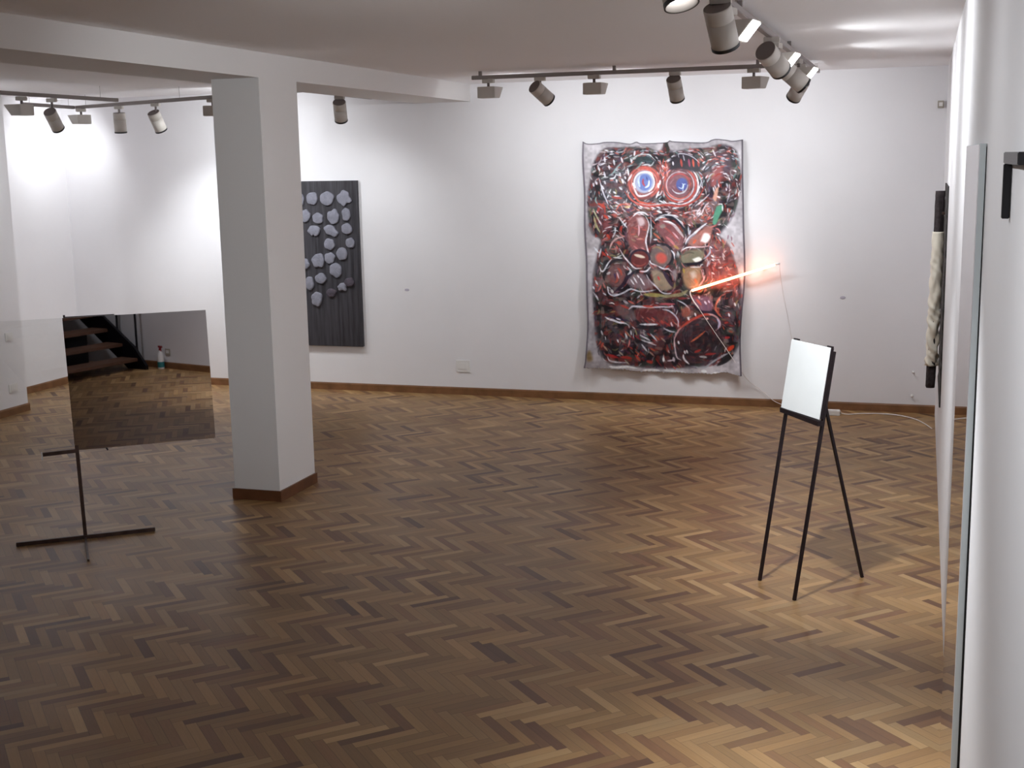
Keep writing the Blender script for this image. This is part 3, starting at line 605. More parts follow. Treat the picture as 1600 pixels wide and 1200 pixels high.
region(F_([(290,200),(400,170),(420,260),(330,300)]), (160, 90, 76), 3, .85, .3); region(F_([(440,20),(640,20),(720,120),(700,210),(560,220),(470,120)]), (130, 100, 122), 4, .9, .25); stroke(F_([(500,60),(570,140)]), 4, (186, 92, 82)); stroke(F_([(530,20),(545,50)]), 3, WHT); stroke(F_([(610,90),(640,130)]), 3, (220, 214, 228)); stroke(F_([(660,80),(680,110)]), 2.4, (210, 200, 220)); stroke(F_([(470,150),(560,220),(700,240),(820,250)]), 4, (40, 30, 50))
stroke(F_([(830,20),(780,90),(760,190),(800,260),(850,310)]), 3, (190, 98, 78)); stroke(F_([(820,40),(770,130)]), 1.6, (220, 150, 130))
region(F_([(220,560),(300,420),(480,290),(640,250),(790,290),(840,440),(830,700),(780,840),(600,930),(380,900),(240,800)]), (52, 40, 50), 6, .8, .5)
stroke(F_([(200,700),(215,580),(280,460),(400,370),(520,300),(620,265),(720,270),(800,330),(820,420),(760,480)]), 3, (196, 150, 150)); stroke(F_([(280,450),(350,400),(450,330),(620,265),(690,280)]), 4, (170, 62, 48)); stroke(F_([(205,560),(215,720),(240,840),(300,880)]), 2.2, (214, 200, 208)); stroke(F_([(330,800),(340,860),(410,930)]), 3.2, (226, 220, 226))
stroke(F_([(430,630),(520,570),(620,490)]), 3, (206, 110, 80)); stroke(F_([(480,770),(560,740)]), 4, (178, 62, 54)); stroke(F_([(620,800),(760,790)]), 3.4, (160, 52, 50)); stroke(F_([(540,830),(640,840)]), 3.4, (176, 176, 178)); stroke(F_([(440,960),(600,980),(720,900),(860,820),(960,770)]), 3, (150, 152, 160)); stroke(F_([(780,950),(900,880),(1000,800)]), 7, (20, 18, 24)); stroke(F_([(640,320),(660,320)]), 3.4, (226, 180, 176)); stroke(F_([(780,320),(810,380),(790,460)]), 3.4, (190, 180, 206))
stroke(F_([(920,750),(1010,680)]), 6, (196, 64, 34)); stroke(F_([(880,580),(950,570)]), 4, (168, 48, 52)); stroke(F_([(900,660),(1060,640)]), 4, (30, 20, 26)); stroke(F_([(880,380),(930,370)]), 3, (172, 62, 56))
for (x, y) in ((265,640),(350,770),(380,760),(60,870),(400,320),(490,265),(1020,130),(940,270)): stroke(F_([(x-6, y-20), (x+8, y+20)]), 3, (230, 226, 232))
stroke(F_([(60,840),(60,900)]), 3.4, WHT); stroke(F_([(110,890),(200,880)]), 2.6, (200, 190, 200)); stroke(F_([(190,840),(200,900)]), 4, (190, 180, 190))
for k in range(40):
    x_ = rs.uniform(330, 1150); y_ = rs.uniform(480, 900); stroke(E_([(x_, y_), (x_+60, y_+55+rs.uniform(-20, 20))]), 2.4, [(150, 52, 46), (120, 40, 52), (96, 92, 92), (172, 160, 140), (60, 40, 74), (176, 84, 60)][k % 6], .85)
for p in ([(870,540),(960,590),(1000,620)],[(880,600),(980,640),(1080,680)],[(340,480),(360,540)],[(740,480),(750,540)],[(430,830),(460,880),(560,900),(700,910)],[(560,600),(580,640)],[(890,660),(960,760)],[(1000,520),(1090,620)]): stroke(E_(p), 2.4, (214, 212, 220), .9)
stroke(E_([(420,800),(500,820),(580,840)]), 4.4, (168, 44, 44)); stroke(E_([(620,830),(760,850)]), 4.4, (172, 48, 44)); stroke(E_([(950,890),(1020,910)]), 4.4, (176, 60, 54)); stroke(E_([(800,800),(850,840)]), 3.4, (176, 60, 56))
region(E_([(160,800),(200,740),(230,800),(240,870),(180,880)]), (110, 84, 40), 4, .8, .3)
stroke(E_([(450,960),(560,970),(700,965),(830,985)]), 3.6, (226, 228, 230)); stroke(E_([(900,1010),(1000,1015),(1120,1020)]), 3.8, (228, 228, 230)); stroke(F_([(60,1010),(200,1030),(360,1040)]), 3.4, (206, 208, 210)); stroke(F_([(560,1025),(640,1030)]), 4, (226, 228, 230)); stroke(F_([(730,1045),(800,1050)]), 3, WHT)
# dark selvedge
EDGE_T = [(911,221),(919,224.5),(935,224),(946,222),(965,222),(985,224.5),(995,221.5),(1005,224),(1040,222.5),(1047,219.5),(1055,221),(1100,222.5),(1112,218.5),(1120,217),(1135,218.5),(1145,220),(1161,218)]
EDGE_L = [(911,221),(911,250),(913,300),(914.5,360),(917,420),(919,480),(919,520),(917,560),(915,573)]
EDGE_B = [(915,573),(930,574),(955,576),(975,577),(1000,580),(1030,581.5),(1060,582),(1090,583),(1115,583.5),(1135,581.5),(1150,584),(1161,586)]
EDGE_R = [(1161,218),(1161.5,250),(1162,300),(1163,350),(1165,400),(1164,450),(1160,500),(1158.5,540),(1161,586)]
stroke(EDGE_T, 3, (60, 54, 62), .85, False, 4); stroke([(x+1, y) for x, y in EDGE_L], 2.6, (70, 62, 76), .7, False, 4); stroke([(x-1, y) for x, y in EDGE_R], 3, (56, 48, 58), .8, False, 4)
CV = np.clip(CV + (n3[..., None]-.5)*10, 0, 255)
CV = np.clip(118+(CV-118)*1.16+6, 8, 252)
def resample(pts, n):
    p = bez(pts, 8); s = np.concatenate([[0], np.cumsum(np.hypot(*(p[1:]-p[:-1]).T))]); t = np.linspace(0, s[-1], n)
    return np.stack([np.interp(t, s, p[:, 0]), np.interp(t, s, p[:, 1])], 1)
NU, NV = 300, 420
Tt, Bb, Ll, Rr = resample(EDGE_T, NU), resample(EDGE_B, NU), resample(EDGE_L, NV), resample(EDGE_R, NV)
Bb = Bb + np.stack([np.zeros(NU), .9*np.sin(np.arange(NU)*.9)+.6*rs.normal(size=NU)], 1)*np.sin(np.linspace(0, np.pi, NU))[:, None]**.3
U, V = np.meshgrid(np.linspace(0, 1, NU), np.linspace(0, 1, NV)); U = U[..., None]; V = V[..., None]
P2 = (1-V)*Tt[None]+V*Bb[None]+(1-U)*Ll[:, None]+U*Rr[:, None]-((1-U)*(1-V)*Tt[0]+U*(1-V)*Tt[-1]+(1-U)*V*Bb[0]+U*V*Bb[-1])
verts = np.zeros((NV, NU, 3)); H0 = hit(PX0, PY0, 1, YB-.05)
Uq, Vq = U[..., 0], V[..., 0]
depth = .050+.012*np.sin(Uq*17+Vq*3)*(.4+.6*Vq)+.010*np.sin(Vq*21+Uq*5)+.05*Vq**3*(np.abs(Uq-.5)*2)**4+.012*np.sin(Uq*41)*Vq**6
fwv, rtv, upv = np.array(FW), np.array(RT), np.array(UP)
d = fwv + rtv*((P2[..., 0:1]-800)/FPX) - upv*((P2[..., 1:2]-600)/FPX)
t = ((YB-.035)-0)/d[..., 1:2]; verts = np.array(CAM)+t*d; verts[..., 1] = YB-depth
fi = np.clip((P2[..., 0]-PX0)*RES, 0, Wc-1.01); fj = np.clip((P2[..., 1]-PY0)*RES, 0, Hc-1.01); ii = fi.astype(int); jj = fj.astype(int); a = (fi-ii)[..., None]; b_ = (fj-jj)[..., None]
cols = (CV[jj, ii]*(1-a)+CV[jj, ii+1]*a)*(1-b_)+(CV[jj+1, ii]*(1-a)+CV[jj+1, ii+1]*a)*b_
cl_ = cols/255; cl_ = np.where(cl_ <= .04045, cl_/12.92, ((cl_+.055)/1.055)**2.4)
idx = np.arange(NU*NV).reshape(NV, NU); faces = np.stack([idx[:-1, :-1], idx[1:, :-1], idx[1:, 1:], idx[:-1, 1:]], -1).reshape(-1, 4)
me = bpy.data.meshes.new('painted_canvas'); me.from_pydata(verts.reshape(-1, 3).tolist(), [], faces.tolist())
ca_ = me.color_attributes.new('paint', 'FLOAT_COLOR', 'POINT'); arr = np.ones((NU*NV, 4)); arr[:, :3] = cl_.reshape(-1, 3); ca_.data.foreach_set('color', arr.ravel())
pm = bpy.data.materials.new('oil_paint'); pm.use_nodes = True; nt = pm.node_tree; b = nt.nodes['Principled BSDF']
vc = nt.nodes.new('ShaderNodeVertexColor'); vc.layer_name = 'paint'
nt.links.new(vc.outputs[0], b.inputs['Base Color']); b.inputs['Roughness'].default_value = .5
bwn = nt.nodes.new('ShaderNodeRGBToBW'); nt.links.new(vc.outputs[0], bwn.inputs[0]); bpn = nt.nodes.new('ShaderNodeBump'); bpn.inputs['Strength'].default_value = .35; bpn.inputs['Distance'].default_value = .004
nt.links.new(bwn.outputs[0], bpn.inputs['Height']); nt.links.new(bpn.outputs[0], b.inputs['Normal'])
me.materials.append(pm)
for p in me.polygons: p.use_smooth = True
cv = bpy.data.objects.new('face_painting', me); COL.objects.link(cv)
sm = cv.modifiers.new('thickness', 'SOLIDIFY'); sm.thickness = .004; sm.offset = 0
tag(cv, 'large unframed canvas painting of a red, black and white face hung loose on far wall', 'painting')

# ------------------------------------------------------------------ neon tube
def wp(px, py, off): return hit(px, py, 1, YB-off)
nm = mat('neon_glow', (1, .5, .3, 1), .3, emit=(1, .31, .12, 1), estr=12)
n0, n1_ = wp(1079.5, 454.5, .10), wp(1211, 413.5, .11)
neon = thing('neon_tube', 'glowing orange neon tube slanting up across the right side of the face painting', 'neon light', n0)
def rel(pts): return [Vector(p)-n0 for p in pts]
dN = (n1_-n0).normalized()
b_ = NB(); tube(b_, rel([n0+dN*.01, n0.lerp(n1_, .35), n0.lerp(n1_, .7), n1_]), .0115, 14); obj('glass_tube', b_, nm, neon, smooth=True)
b_ = NB(); tube(b_, rel([n1_, n1_+dN*.012, n1_+dN*.045]), [.0075, .009, .009], 12); o = obj('electrode', b_, M['plastic'], neon, smooth=True)
b_ = NB(); tube(b_, rel(smooth_path([n0+dN*.012, n0-dN*.004+Vector((0, 0, -.004)), wp(1079, 461, .10), wp(1084, 471, .095), wp(1092, 482, .09)])), .0062, 10); obj('electrode', b_, M['plastic'], neon, smooth=True)['label'] = 'unlit white bent glass end'
b_ = NB(); bar(b_, (n0.lerp(n1_, .86)-n0)+Vector((0, 0, -.006)), (n0.lerp(n1_, .86)-n0)+Vector((0, .10, -.006)), .01, .01); obj('bracket', b_, M['plastic'], neon)
b_ = NB(); bar(b_, (n0.lerp(n1_, .30)-n0)+Vector((0, 0, -.006)), (n0.lerp(n1_, .30)-n0)+Vector((0, .045, -.006)), .01, .01); obj('bracket', b_, M['plastic'], neon)
b_ = NB(); tube(b_, smooth_path([wp(1092, 482, .09), wp(1112, 512, .085), wp(1136, 547, .085), wp(1160, 583, .085), wp(1172, 597, .03), wp(1192, 612, .025), wp(1212, 628, .03), Vector((-1.02, YB-.10, .008)), Vector((-.80, YB-.24, .008))]), .0032, 6)
o = obj('power_wire', b_, M['wire'], smooth=True); tag(o, 'thin white wire running from neon tube lower end to floor across painting corner', 'wire')
b_ = NB(); tube(b_, smooth_path([n1_+dN*.044, wp(1218, 416, .05), wp(1221, 440, .02), wp(1226, 470, .02), wp(1233, 505, .02), wp(1237, 535, .02), wp(1241, 600, .022), Vector((-1.05, YB-.03, .012)), Vector((-.80, YB-.26, .008))]), .0022, 6)
o = obj('power_wire', b_, M['wire'], smooth=True); tag(o, 'thin wire hanging down the wall from the right end of the neon tube', 'wire')
tr_ = thing('power_transformer', 'small white transformer box on the floor behind the easel', 'transformer', (-.72, 11.33, 0))
b_ = NB(); bx(b_, -.085, .085, -.03, .03, 0, .048, .005); obj('case', b_, M['plastic'], tr_)
b_ = NB(); bx(b_, .085, .095, -.012, .012, .012, .034, .002); obj('socket', b_, M['sensor'], tr_)
zf = .006
b_ = NB(); tube(b_, smooth_path([(-.623, 11.33, .02), (-.57, 11.36, zf), (-.44, 11.43, zf), (-.30, 11.45, zf), (-.20, 11.44, zf), (-.12, 11.40, zf), (-.02, 11.30, zf), (.06, 11.14, zf), (.135, 10.9, zf)]), .005, 8)
o = obj('power_cable', b_, M['cable'], smooth=True); tag(o, 'white cable curving along the floor from transformer to right wall', 'cable')

# ------------------------------------------------------------------ stone relief
def onw(px, py): p = hit(px, py, 1, YB-.045); return p
ptr, pbr = hit(557, 282, 1, YB-.04), hit(568, 542, 1, YB-.04)
SX1, SX0, SZ1, SZ0 = ptr.x, -6.56, ptr.z, pbr.z
rel_ = thing('relief_painting', 'dark upright panel with pale stone discs, half hidden behind the column', 'artwork', ((SX0+SX1)/2, YB, SZ0))
ox, oz = (SX0+SX1)/2, SZ0
b_ = NB(); bx(b_, SX0-ox, SX1-ox, -.042, -.002, 0, SZ1-SZ0, .0015)
pnm = M['panel']; nt = pnm.node_tree; b = nt.nodes['Principled BSDF']
tc = nt.nodes.new('ShaderNodeTexCoord'); mp = nt.nodes.new('ShaderNodeMapping'); mp.inputs['Scale'].default_value = (26, 26, 1.6); ns = nt.nodes.new('ShaderNodeTexNoise'); ns.inputs['Scale'].default_value = 1.5; ns.inputs['Detail'].default_value = 6
rp = nt.nodes.new('ShaderNodeValToRGB'); rp.color_ramp.elements[0].position = .3; rp.color_ramp.elements[1].position = .75; rp.color_ramp.elements[0].color = rgb(30, 27, 33); rp.color_ramp.elements[1].color = rgb(72, 70, 76)
nt.links.new(tc.outputs['Object'], mp.inputs[0]); nt.links.new(mp.outputs[0], ns.inputs['Vector']); nt.links.new(ns.outputs['Fac'], rp.inputs[0]); nt.links.new(rp.outputs[0], b.inputs['Base Color'])
obj('back_panel', b_, M['panel'], rel_)
stone_l = mat('pale_stone', rgb(132, 132, 144), .8, bump=.5, bscale=60, var=.14, vscale=22)
stone_d = mat('dark_stone', rgb(78, 70, 80), .8, bump=.5, bscale=60, var=.18, vscale=22)
def stone(px, py, rx, ry, dark=False, lump=.05, seed=0, notch=None, tilt=0, world=None):
    c = world or onw(px, py); k = 1/3.333*11.9/FPX*1.0
    rx *= k*1.06; ry *= k; rr = random.Random(seed); bm = NB(); n = 40
    ph = [rr.uniform(0, 6.28) for _ in range(5)]; am = [lump*rr.uniform(.5, 1) for _ in range(5)]
    rings = []
    for (s, dpt) in ((1.0, -.042), (1.0, -.052), (.96, -.060), (.8, -.064), (.4, -.067), (.0, -.068)):
        ring = []
        for i in range(n):
            a_ = 2*math.pi*i/n; q = 1+sum(am[j]*math.sin((j+2)*a_+ph[j]) for j in range(5))/1.4
            if notch is not None:
                da = (a_-notch+math.pi) % (2*math.pi)-math.pi; q *= 1-.38*math.exp(-(da/.16)**2)
            u, v = rx*q*s*math.cos(a_), ry*q*s*math.sin(a_)
            u, v = u*math.cos(tilt)-v*math.sin(tilt), u*math.sin(tilt)+v*math.cos(tilt)
            ring.append((c.x-ox+u, dpt+rr.uniform(-.0008, .0008), c.z-oz+v))
            if s == 0: break
        rings.append([bm.verts.new(p) for p in ring])
    for A, B in zip(rings, rings[1:]):
        for i in range(n):
            j = (i+1) % n
            if len(B) == 1: bm.faces.new((A[i], A[j], B[0]))
            else: bm.faces.new((A[i], A[j], B[j], B[i]))
    bm.faces.new(rings[0])
    o = obj('stone_disc', bm, stone_d if dark else stone_l, rel_, smooth=False)
    if dark: o['label'] = 'darker stone disc'
ST = [(160,167,32,36,0,.05,None),(237,167,40,38,0,.04,None),(325,165,36,42,0,.14,None),(125,257,27,36,0,.06,None),(190,270,31,30,0,.05,None),(270,262,35,39,0,.07,None),(337,250,23,37,0,.07,None),(170,335,34,31,0,.06,4.6),(258,335,42,27,0,.08,None),(340,325,30,30,0,.04,None),(250,405,30,32,0,.05,None),(358,398,25,28,0,.04,None),(315,455,30,36,0,.04,None),(192,490,36,40,0,.08,None),(252,477,30,31,0,.05,None),(124,507,24,30,0,.05,None),(283,540,35,40,0,.06,None),(205,583,31,30,0,.05,None),(147,608,26,37,0,.05,None),(318,627,27,22,0,.13,None),(353,603,27,26,1,.06,None),(260,658,28,24,1,.06,None),(185,690,32,40,0,.08,None),(104,172,17,30,0,.05,None)]
for i, (x, y, rx, ry, dk, lu, no) in enumerate(ST):
    stone(440+x/3.333, 260+y/3.333, rx, ry, bool(dk), lu, i+1, no, tilt=(-.45 if i == 8 else 0))
for i, (wx, wz) in enumerate(((-6.1, 1.92), (-6.33, 1.88), (-6.15, 1.66), (-6.38, 1.6), (-6.12, 1.38), (-6.34, 1.32), (-6.1, 1.1), (-6.3, .98))):
    stone(0, 0, 33, 34, False, .06, 60+i, world=Vector((wx, 0, wz)))

# ------------------------------------------------------------------ mirror stand
F0 = hit(134, 842, 2, 0); F0.z = 0
A38 = R(38); dv = Vector((math.cos(A38), math.sin(A38), 0)); nv = Vector((math.sin(A38), -math.cos(A38), 0))  # nv faces the camera
st = thing('mirror_stand', 'half mirror, half clear glass pane on a thin dark steel stand left of the column', 'sculpture', F0)
lean = -.022    # top of the pole drifts a little to the left
def L3(s, z, f=0): return dv*(s+lean*(z/1.39)) + nv*f + Vector((0, 0, z))
b_ = NB(); bar(b_, L3(-.405, .014), L3(.42, .014), .02, .024, bevel=.002); obj('base_bar', b_, M['rawsteel'], st)
b_ = NB(); bar(b_, L3(0, .008, .50), L3(0, .008, -.12), .013, .014, bevel=.001); obj('base_bar', b_, M['rawsteel'], st)
b_ = NB(); bar(b_, L3(0, .02), L3(0, .60), .022, .012, upv=tuple(nv), bevel=.001); obj('pole', b_, M['rawsteel'], st)
b_ = NB(); bar(b_, L3(0, .60, -.012), L3(0, 1.405, -.012), .012, .008, upv=tuple(nv)); obj('pole_top', b_, M['steel'], st)
b_ = NB(); bar(b_, L3(-.20, .560), L3(.01, .566), .014, .024, bevel=.001); obj('ledge', b_, M['rawsteel'], st)
b_ = NB(); bar(b_, L3(-.205, .575), L3(-.205, .525), .008, .008, upv=tuple(dv)); obj('ledge_hook', b_, M['plastic'], st)
b_ = NB(); bar(b_, L3(.17, .572, 0), L3(.18, .552, 0), .01, .006, upv=tuple(nv)); obj('clip', b_, M['steel'], st)
def pane(s0, s1, z0, z1, th, material, name, dz=0):
    bm = NB(); vs = []
    for f in (.004, .004-th):
        for s, z in ((s0, z0), (s1, z0+dz), (s1, z1+dz), (s0, z1)): vs.append(bm.verts.new(L3(s, z, f)))
    for q in ((0, 1, 2, 3), (7, 6, 5, 4), (0, 4, 5, 1), (1, 5, 6, 2), (2, 6, 7, 3), (3, 7, 4, 0)): bm.faces.new([vs[i] for i in q])
    return obj(name, bm, material, st)
pane(-.012, .838, .568, 1.390, .005, M['mirror'], 'mirror_pane')
pane(-.86, -.014, .568, 1.390, .004, M['glass'], 'glass_pane')
b_ = NB(); bar(b_, L3(-.004, 1.393, -.004), L3(.29, 1.393, -.004), .008, .005); obj('top_reflection', b_, M['steel'], st)  # dark strip stands in for the stair's reflection along the top edge

# ------------------------------------------------------------------ small board on three legs
nn = Vector((.77, .64, 0)).normalized(); e1, e2, e3 = hit(1187, 907, 2, 0), hit(1241, 938, 2, 0), hit(1347, 902, 2, 0)
ez = thing('display_easel', 'white tilted board on three thin black metal legs standing on the parquet', 'easel', e2)
def er(p): return Vector(p)-e2
wd = (e1-e2).normalized()
def front(e, z, s=None): return e + nn*(.162*z) + Vector((0, 0, z))
b_ = NB(); bar(b_, er(e1), er(front(e1, 1.29)), .016, .016, upv=tuple(nn), bevel=.001); obj('leg', b_, M['steel'], ez)
b_ = NB(); bar(b_, er(e2), er(front(e2, 1.29)), .016, .016, upv=tuple(nn), bevel=.001); obj('leg', b_, M['steel'], ez)
topm = front(e1, 1.27).lerp(front(e2, 1.27), .42)
b_ = NB(); bar(b_, er(e3), er(topm+nn*.012), .015, .015, upv=tuple(wd), bevel=.001); obj('leg', b_, M['steel'], ez)
b_ = NB(); bar(b_, er(front(e1, 1.275)), er(front(e2, 1.275)), .014, .014, bevel=.001); obj('crossbar', b_, M['steel'], ez)
b_ = NB(); bar(b_, er(front(e1, .935)+wd*.01-nn*.018), er(front(e2, .925)-wd*.01-nn*.018), .036, .026, bevel=.001); obj('ledge', b_, M['steel'], ez)
# board
bu = (Vector((0, 0, 1))+nn*.162).normalized(); bn = wd.cross(bu).normalized()
if bn.dot(nn) > 0: bn = -bn
def bp_(w_, h_, f): return er(front(e2, .945)) - wd*.004 + wd*w_ + bu*h_ + bn*f
def slab(w0, w1, h0, h1, f0, f1, material, name, bev=.001):
    bm = NB(); vs = [bm.verts.new(bp_(w_, h_, f)) for w_ in (w0, w1) for h_ in (h0, h1) for f in (f0, f1)]
    for q in [(0, 1, 3, 2), (4, 6, 7, 5), (0, 4, 5, 1), (2, 3, 7, 6), (0, 2, 6, 4), (1, 5, 7, 3)]: bm.faces.new([vs[i] for i in q])
    bmesh.ops.bevel(bm, geom=bm.edges[:], offset=bev, segments=1, affect='EDGES')
    return obj(name, bm, material, ez)
slab(-.004, .352, 0, .366, .008, .024, M['steel'], 'board_backing')
slab(-.002, .356, -.004, .366, .0245, .030, M['board'], 'white_board')
for w_ in (.02, .33):
    slab(w_-.018, w_+.018, .366, .374, .006, .024, M['steel'], 'top_clip', .0008)

# ------------------------------------------------------------------ right wall pieces
mp_ = thing('leaning_mirror', 'tall narrow leaning mirror panel with grey edge against the right wall', 'mirror', (XR, 3.75, 0))
def mprism(x_top0, x_top1, x_bot0, x_bot1, y0, y1, z0, z1, material, name):
    bm = NB(); vs = []
    for y in (y0, y1):
        for x, z in ((x_bot0, z0), (x_bot1, z0), (x_top1, z1), (x_top0, z1)): vs.append(bm.verts.new((x-XR, y-3.75, z)))
    for q in ((0, 1, 2, 3), (7, 6, 5, 4), (0, 4, 5, 1), (1, 5, 6, 2), (2, 6, 7, 3), (3, 7, 4, 0)): bm.faces.new([vs[i] for i in q])
    return obj(name, bm, material, mp_)
mprism(.1425, .159, .1375, .154, 3.75, 4.88, 0.0, 2.294, M['alu'], 'frame')
mprism(.1405, .1424, .1355, .1374, 3.752, 4.878, 0.004, 2.292, M['mirror_panel'], 'mirror_face')
mprism(.159, .1612, .154, .1612, 3.757, 4.872, 0.08, 2.286, M['blackplastic'], 'gap_shadow')  # black wedge stands in for the shadow gap behind the mirror
bk = thing('wall_bracket', 'black metal bracket on the white right wall at the picture edge', 'bracket', (XR, 2.68, 2.27))
b_ = NB(); bx(b_, -.016, -.001, -.40, 0, -.022, 0, .0015); obj('arm', b_, M['blackplastic'], bk)
b_ = NB(); bx(b_, -.016, -.001, -.022, 0, -.128, -.0225, .0015); obj('drop', b_, M['blackplastic'], bk)

# wrapped roll sculpture and its hanging panel, far on the right wall
wr = thing('wall_sculpture', 'upright dark roll wrapped in crumpled cream satin, mounted on far part of right wall', 'sculpture', (XR, 9.8, .55))
o3 = Vector((XR, 9.8, .55))
pA, pB = Vector((.118, 9.8, 2.0)), Vector((.098, 9.8, .556))
def rp_(z): t_ = (2.0-z)/(2.0-.556); return pA.lerp(pB, t_)
rr = random.Random(4)
def roll(z0, z1, r_, material, name, amp, seg=40, n=40, fold=0):
    bm = NB(); rings = []
    for i in range(seg+1):
        z = z0+(z1-z0)*i/seg; c = rp_(z); ring = []
        for k_ in range(n):
            a_ = 2*math.pi*k_/n
            q = 1+amp*math.sin(5*a_+z*9)*.4
            if fold:
                zz = (z1-z)/(z1-z0)            # 0 at the top
                q += fold*(.25+zz)*(.55*math.sin(z*38+2.2*math.sin(a_*2+z*5))+.45*math.sin(z*71+3*a_+2*math.sin(z*17)))*.30
            q += rr.uniform(-amp, amp)*.25
            ring.append(bm.verts.new(Vector((c.x+r_*q*math.cos(a_)*.98, c.y+r_*q*math.sin(a_), z))-o3))
        rings.append(ring)
    for A, B in zip(rings, rings[1:]):
        for k_ in range(n): bm.faces.new((A[k_], A[(k_+1) % n], B[(k_+1) % n], B[k_]))
    bm.faces.new(rings[0][::-1]); bm.faces.new(rings[-1])
    return obj(name, bm, material, wr, smooth=True)
roll(.556, 2.0, .034, M['bark'], 'core', .16)
roll(.715, 1.705, .044, M['satin'], 'satin_wrap', .03, 90, 44, fold=.8)
b_ = NB(); lathe(b_, [(0, .0), (.031, 0), (.033, .03), (.031, .09), (.028, .095), (0, .095)], 24); bmesh.ops.translate(b_, vec=Vector((pB.x, 9.8, .548))-o3, verts=b_.verts[:]); obj('foot_cap', b_, M['bark'], wr)
pb = thing('hanging_panel', 'dark thin rough-edged panel hung flat behind the wrapped roll', 'artwork', (XR, 9.6, .55))
b_ = NB(); segs = 40; prev = None
for i in range(segs+1):
    z = .55+1.5*i/segs; t_ = .005+.007*rr.random()
    ring = [b_.verts.new((x-XR, y-9.6, z-.55)) for x, y in ((XR-.001, 9.0), (XR-.001-t_, 9.0+.02*rr.random()), (XR-.001-t_*rr.uniform(.7, 1.2), 10.1-.02*rr.random()), (XR-.001, 10.1))]
    if prev:
        for k_ in range(4): b_.faces.new((prev[k_], prev[(k_+1) % 4], ring[(k_+1) % 4], ring[k_]))
    else: b_.faces.new(ring[::-1])
    prev = ring
b_.faces.new(prev); obj('board', b_, M['plate'], pb)
b_ = NB(); bx(b_, -.030, -.0005, .15, .19, 1.28, 1.30, .002); obj('hanger', b_, M['rawsteel'], pb)

# ------------------------------------------------------------------ small wall fittings
def plate_thing(name, label, cat, px, py, w_, h_, d_, wall='back', m_=None, group=None):
    if wall == 'back': c = hit(px, py, 1, YB); root = thing(name, label, cat, (c.x, YB, c.z), 0, group)
    else: c = hit(px, py, 0, XP); root = thing(name, label, cat, (XP, c.y, c.z), R(90), group)
    b_ = NB(); bx(b_, -w_/2, w_/2, -d_, -.0005, -h_/2, h_/2, .002); obj('cover_plate', b_, m_ or M['plastic'], root)
    b_ = NB(); bx(b_, -w_*.30, w_*.30, -d_-.003, -d_, -h_*.26, h_*.26, .0008); obj('insert', b_, M['plastic'], root)
    return root
plate_thing('socket_cover', 'square white cover plate low on far wall between column and painting', 'socket', 724, 572, .145, .12, .010)
plate_thing('wall_sensor', 'tiny beige box high on far wall near right corner', 'sensor', 1470, 163, .05, .06, .03, m_=M['sensor'])
def lp_(name, label, cat, px, py, w_, h_):
    c = hit(px, py, 0, XP); root = thing(name, label, cat, (XP, c.y, c.z))
    b_ = NB(); bx(b_, .0005, .010, -w_/2, w_/2, -h_/2, h_/2, .002); obj('cover_plate', b_, M['plastic'], root)
    b_ = NB(); bx(b_, .010, .013, -w_*.3, w_*.3, -h_*.26, h_*.26, .0008); obj('insert', b_, M['plastic'], root)
lp_('light_switch', 'upper faint switch plate on left wall seen through the glass', 'switch', 13, 526, .10, .075)
lp_('wall_socket', 'lower white socket plate on left wall above baseboard', 'socket', 20, 606, .12, .08)
for px, py, lb in ((1427, 581, 'small white wall hook on far wall, upper of two near right corner'), (1425, 618, 'small white wall hook on far wall, lower of two near right corner')):
    c = hit(px, py, 1, YB); h_ = thing('wall_hook', lb, 'hook', (c.x, YB, c.z), 0, 'wall hooks near the right corner')
    b_ = NB(); lathe(b_, [(0, 0), (.012, 0), (.012, .004), (.007, .007), (.007, .02), (.011, .024), (.009, .03), (0, .031)], 16); bmesh.ops.transform(b_, matrix=Matrix.Rotation(R(90), 4, 'X'), verts=b_.verts[:]); obj('peg', b_, M['plastic'], h_, smooth=True)
for px, py, lb in ((636, 453, 'tiny grey smudge on far wall between stone relief and painting'), (1317, 465, 'tiny grey smudge on far wall right of the neon tube')):
    c = hit(px, py, 1, YB); b_ = NB(); lathe(b_, [(0, .003), (.018, .003), (.021, .0), (0, 0)], 20); bmesh.ops.transform(b_, matrix=Matrix.Rotation(R(90), 4, 'X') @ Matrix.Diagonal((1.2, .6, 1, 1)), verts=b_.verts[:])
    tag(obj('wall_smudge', b_, M['smudge'], loc=(c.x, YB-.0005, c.z)), lb, 'wall smudge')  # thin discs stand in for faint smudges on the wall

# ------------------------------------------------------------------ stairs seen in the mirror
sr = thing('staircase', 'black steel stair with open wooden treads, reflected in the standing mirror', 'staircase', (-.7, 1.5, 0))
so = Vector((-.7, 1.5, 0))
NS = 12
for i in range(NS):
    y1 = 1.475-.236*i; z1 = .128+.158*i
    b_ = NB(); bx(b_, -1.36+.7, -.035+.7, y1-.27-1.5, y1-1.5, z1-.036, z1, .004); obj('tread', b_, M['tread'], sr)
slope = .158/.236
for xs in (-.03, -1.40):
    b_ = NB(); yA, yB_ = 1.60, 1.475-.236*NS-.1
    zl = lambda y: .128+(1.475-y)*slope
    poly = [(yA-1.5, 0), (yA-1.5, max(.03, zl(yA)+.0)), (1.42-1.5, zl(1.42)+.09), (yB_-1.5, zl(yB_)+.09), (yB_-1.5, zl(yB_)-.20), (1.30-1.5, 0)]
    prism(b_, poly, 0, xs-.006+.7, xs+.030+.7); obj('stringer', b_, M['blacksteel'], sr)
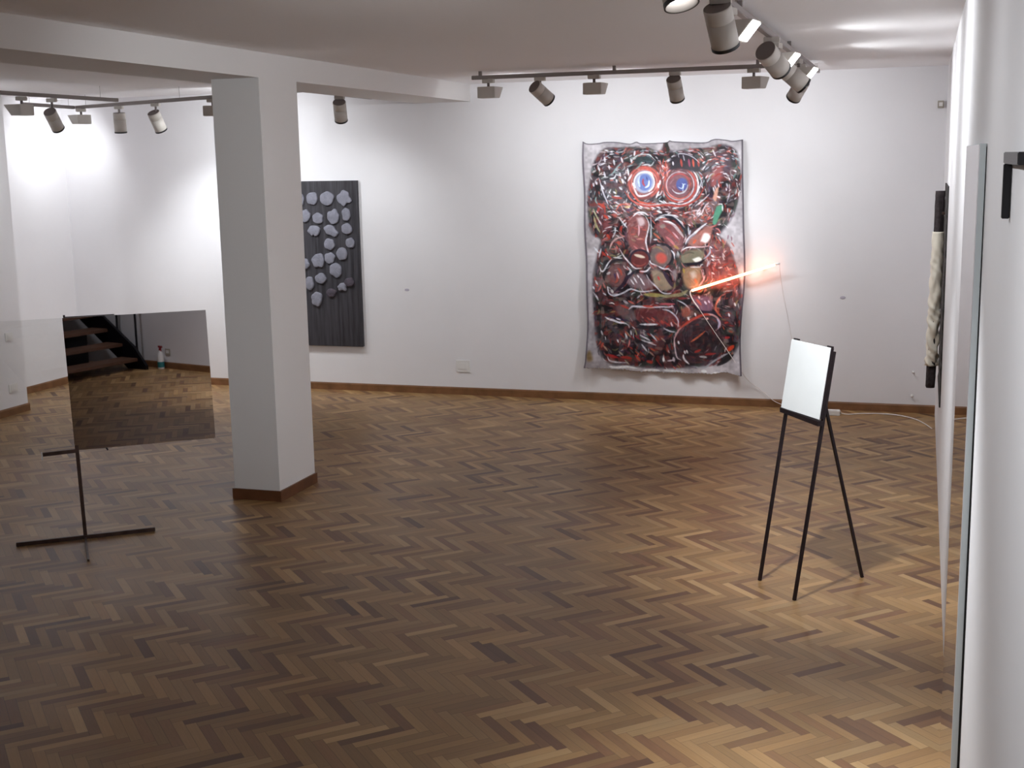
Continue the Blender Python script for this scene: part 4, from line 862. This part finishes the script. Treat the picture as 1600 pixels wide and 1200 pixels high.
for i, y in enumerate((1.40, 1.09, .30, -.4)):
    z0 = .128+(1.475-y)*slope+.05
    b_ = NB(); bar(b_, Vector((.03, y, z0-.05))-so, Vector((.03, y, z0+.82))-so, .018, .018, upv=(0, 1, 0)); obj('baluster', b_, M['blacksteel'], sr)
b_ = NB(); bar(b_, Vector((.03, 1.44, .128+(1.475-1.44)*slope+.87))-so, Vector((.03, -.5, .128+(1.475+.5)*slope+.87))-so, .03, .02); obj('handrail', b_, M['blacksteel'], sr)
b_ = NB(); bx(b_, -1.35+.7, -.04+.7, .62-1.5, .64-1.5, .0, .40); obj('under_panel', b_, M['blackplastic'], sr)
sb = thing('spray_bottle', 'white spray bottle with red head and teal label, reflected beside the stair', 'bottle', (.10, 1.70, 0))
b_ = NB(); lathe(b_, [(0, 0), (.036, 0), (.038, .01), (.037, .15), (.030, .18), (.014, .205), (.013, .22), (0, .22)], 24); obj('bottle_body', b_, M['plastic'], sb, smooth=True)
b_ = NB(); lathe(b_, [(.0385, .02), (.0387, .085)], 24); obj('bottle_label', b_, M['teal'], sb)
b_ = NB(); lathe(b_, [(0, .215), (.016, .215), (.015, .235), (.010, .25), (0, .25)], 16); bx(b_, -.03, .04, -.010, .010, .245, .268, .003); bx(b_, .012, .02, -.004, .004, .205, .246); bmesh.ops.transform(b_, matrix=Matrix.Rotation(R(100), 4, 'Z'), verts=b_.verts[:]); obj('trigger_head', b_, M['red'], sb)
ws = thing('wall_socket', 'grey socket plate on right wall reflected next to spray bottle', 'socket', (XR, 1.76, .19))
b_ = NB(); bx(b_, -.010, -.0005, -.04, .04, -.03, .04, .002); obj('cover_plate', b_, M['sensor'], ws)
b_ = NB(); bx(b_, -.013, -.010, -.022, .022, -.012, .022, .0008); obj('insert', b_, M['plastic'], ws)

# ------------------------------------------------------------------ world and view
w = bpy.data.worlds.new('world'); SC.world = w; w.use_nodes = True
w.node_tree.nodes['Background'].inputs[0].default_value = (.5, .5, .55, 1); w.node_tree.nodes['Background'].inputs[1].default_value = .05
SC.view_settings.view_transform = 'Standard'
try: SC.view_settings.look = 'None'
except Exception: pass
SC.view_settings.exposure = .12; SC.view_settings.gamma = 1; SC.view_settings.use_curve_mapping = False
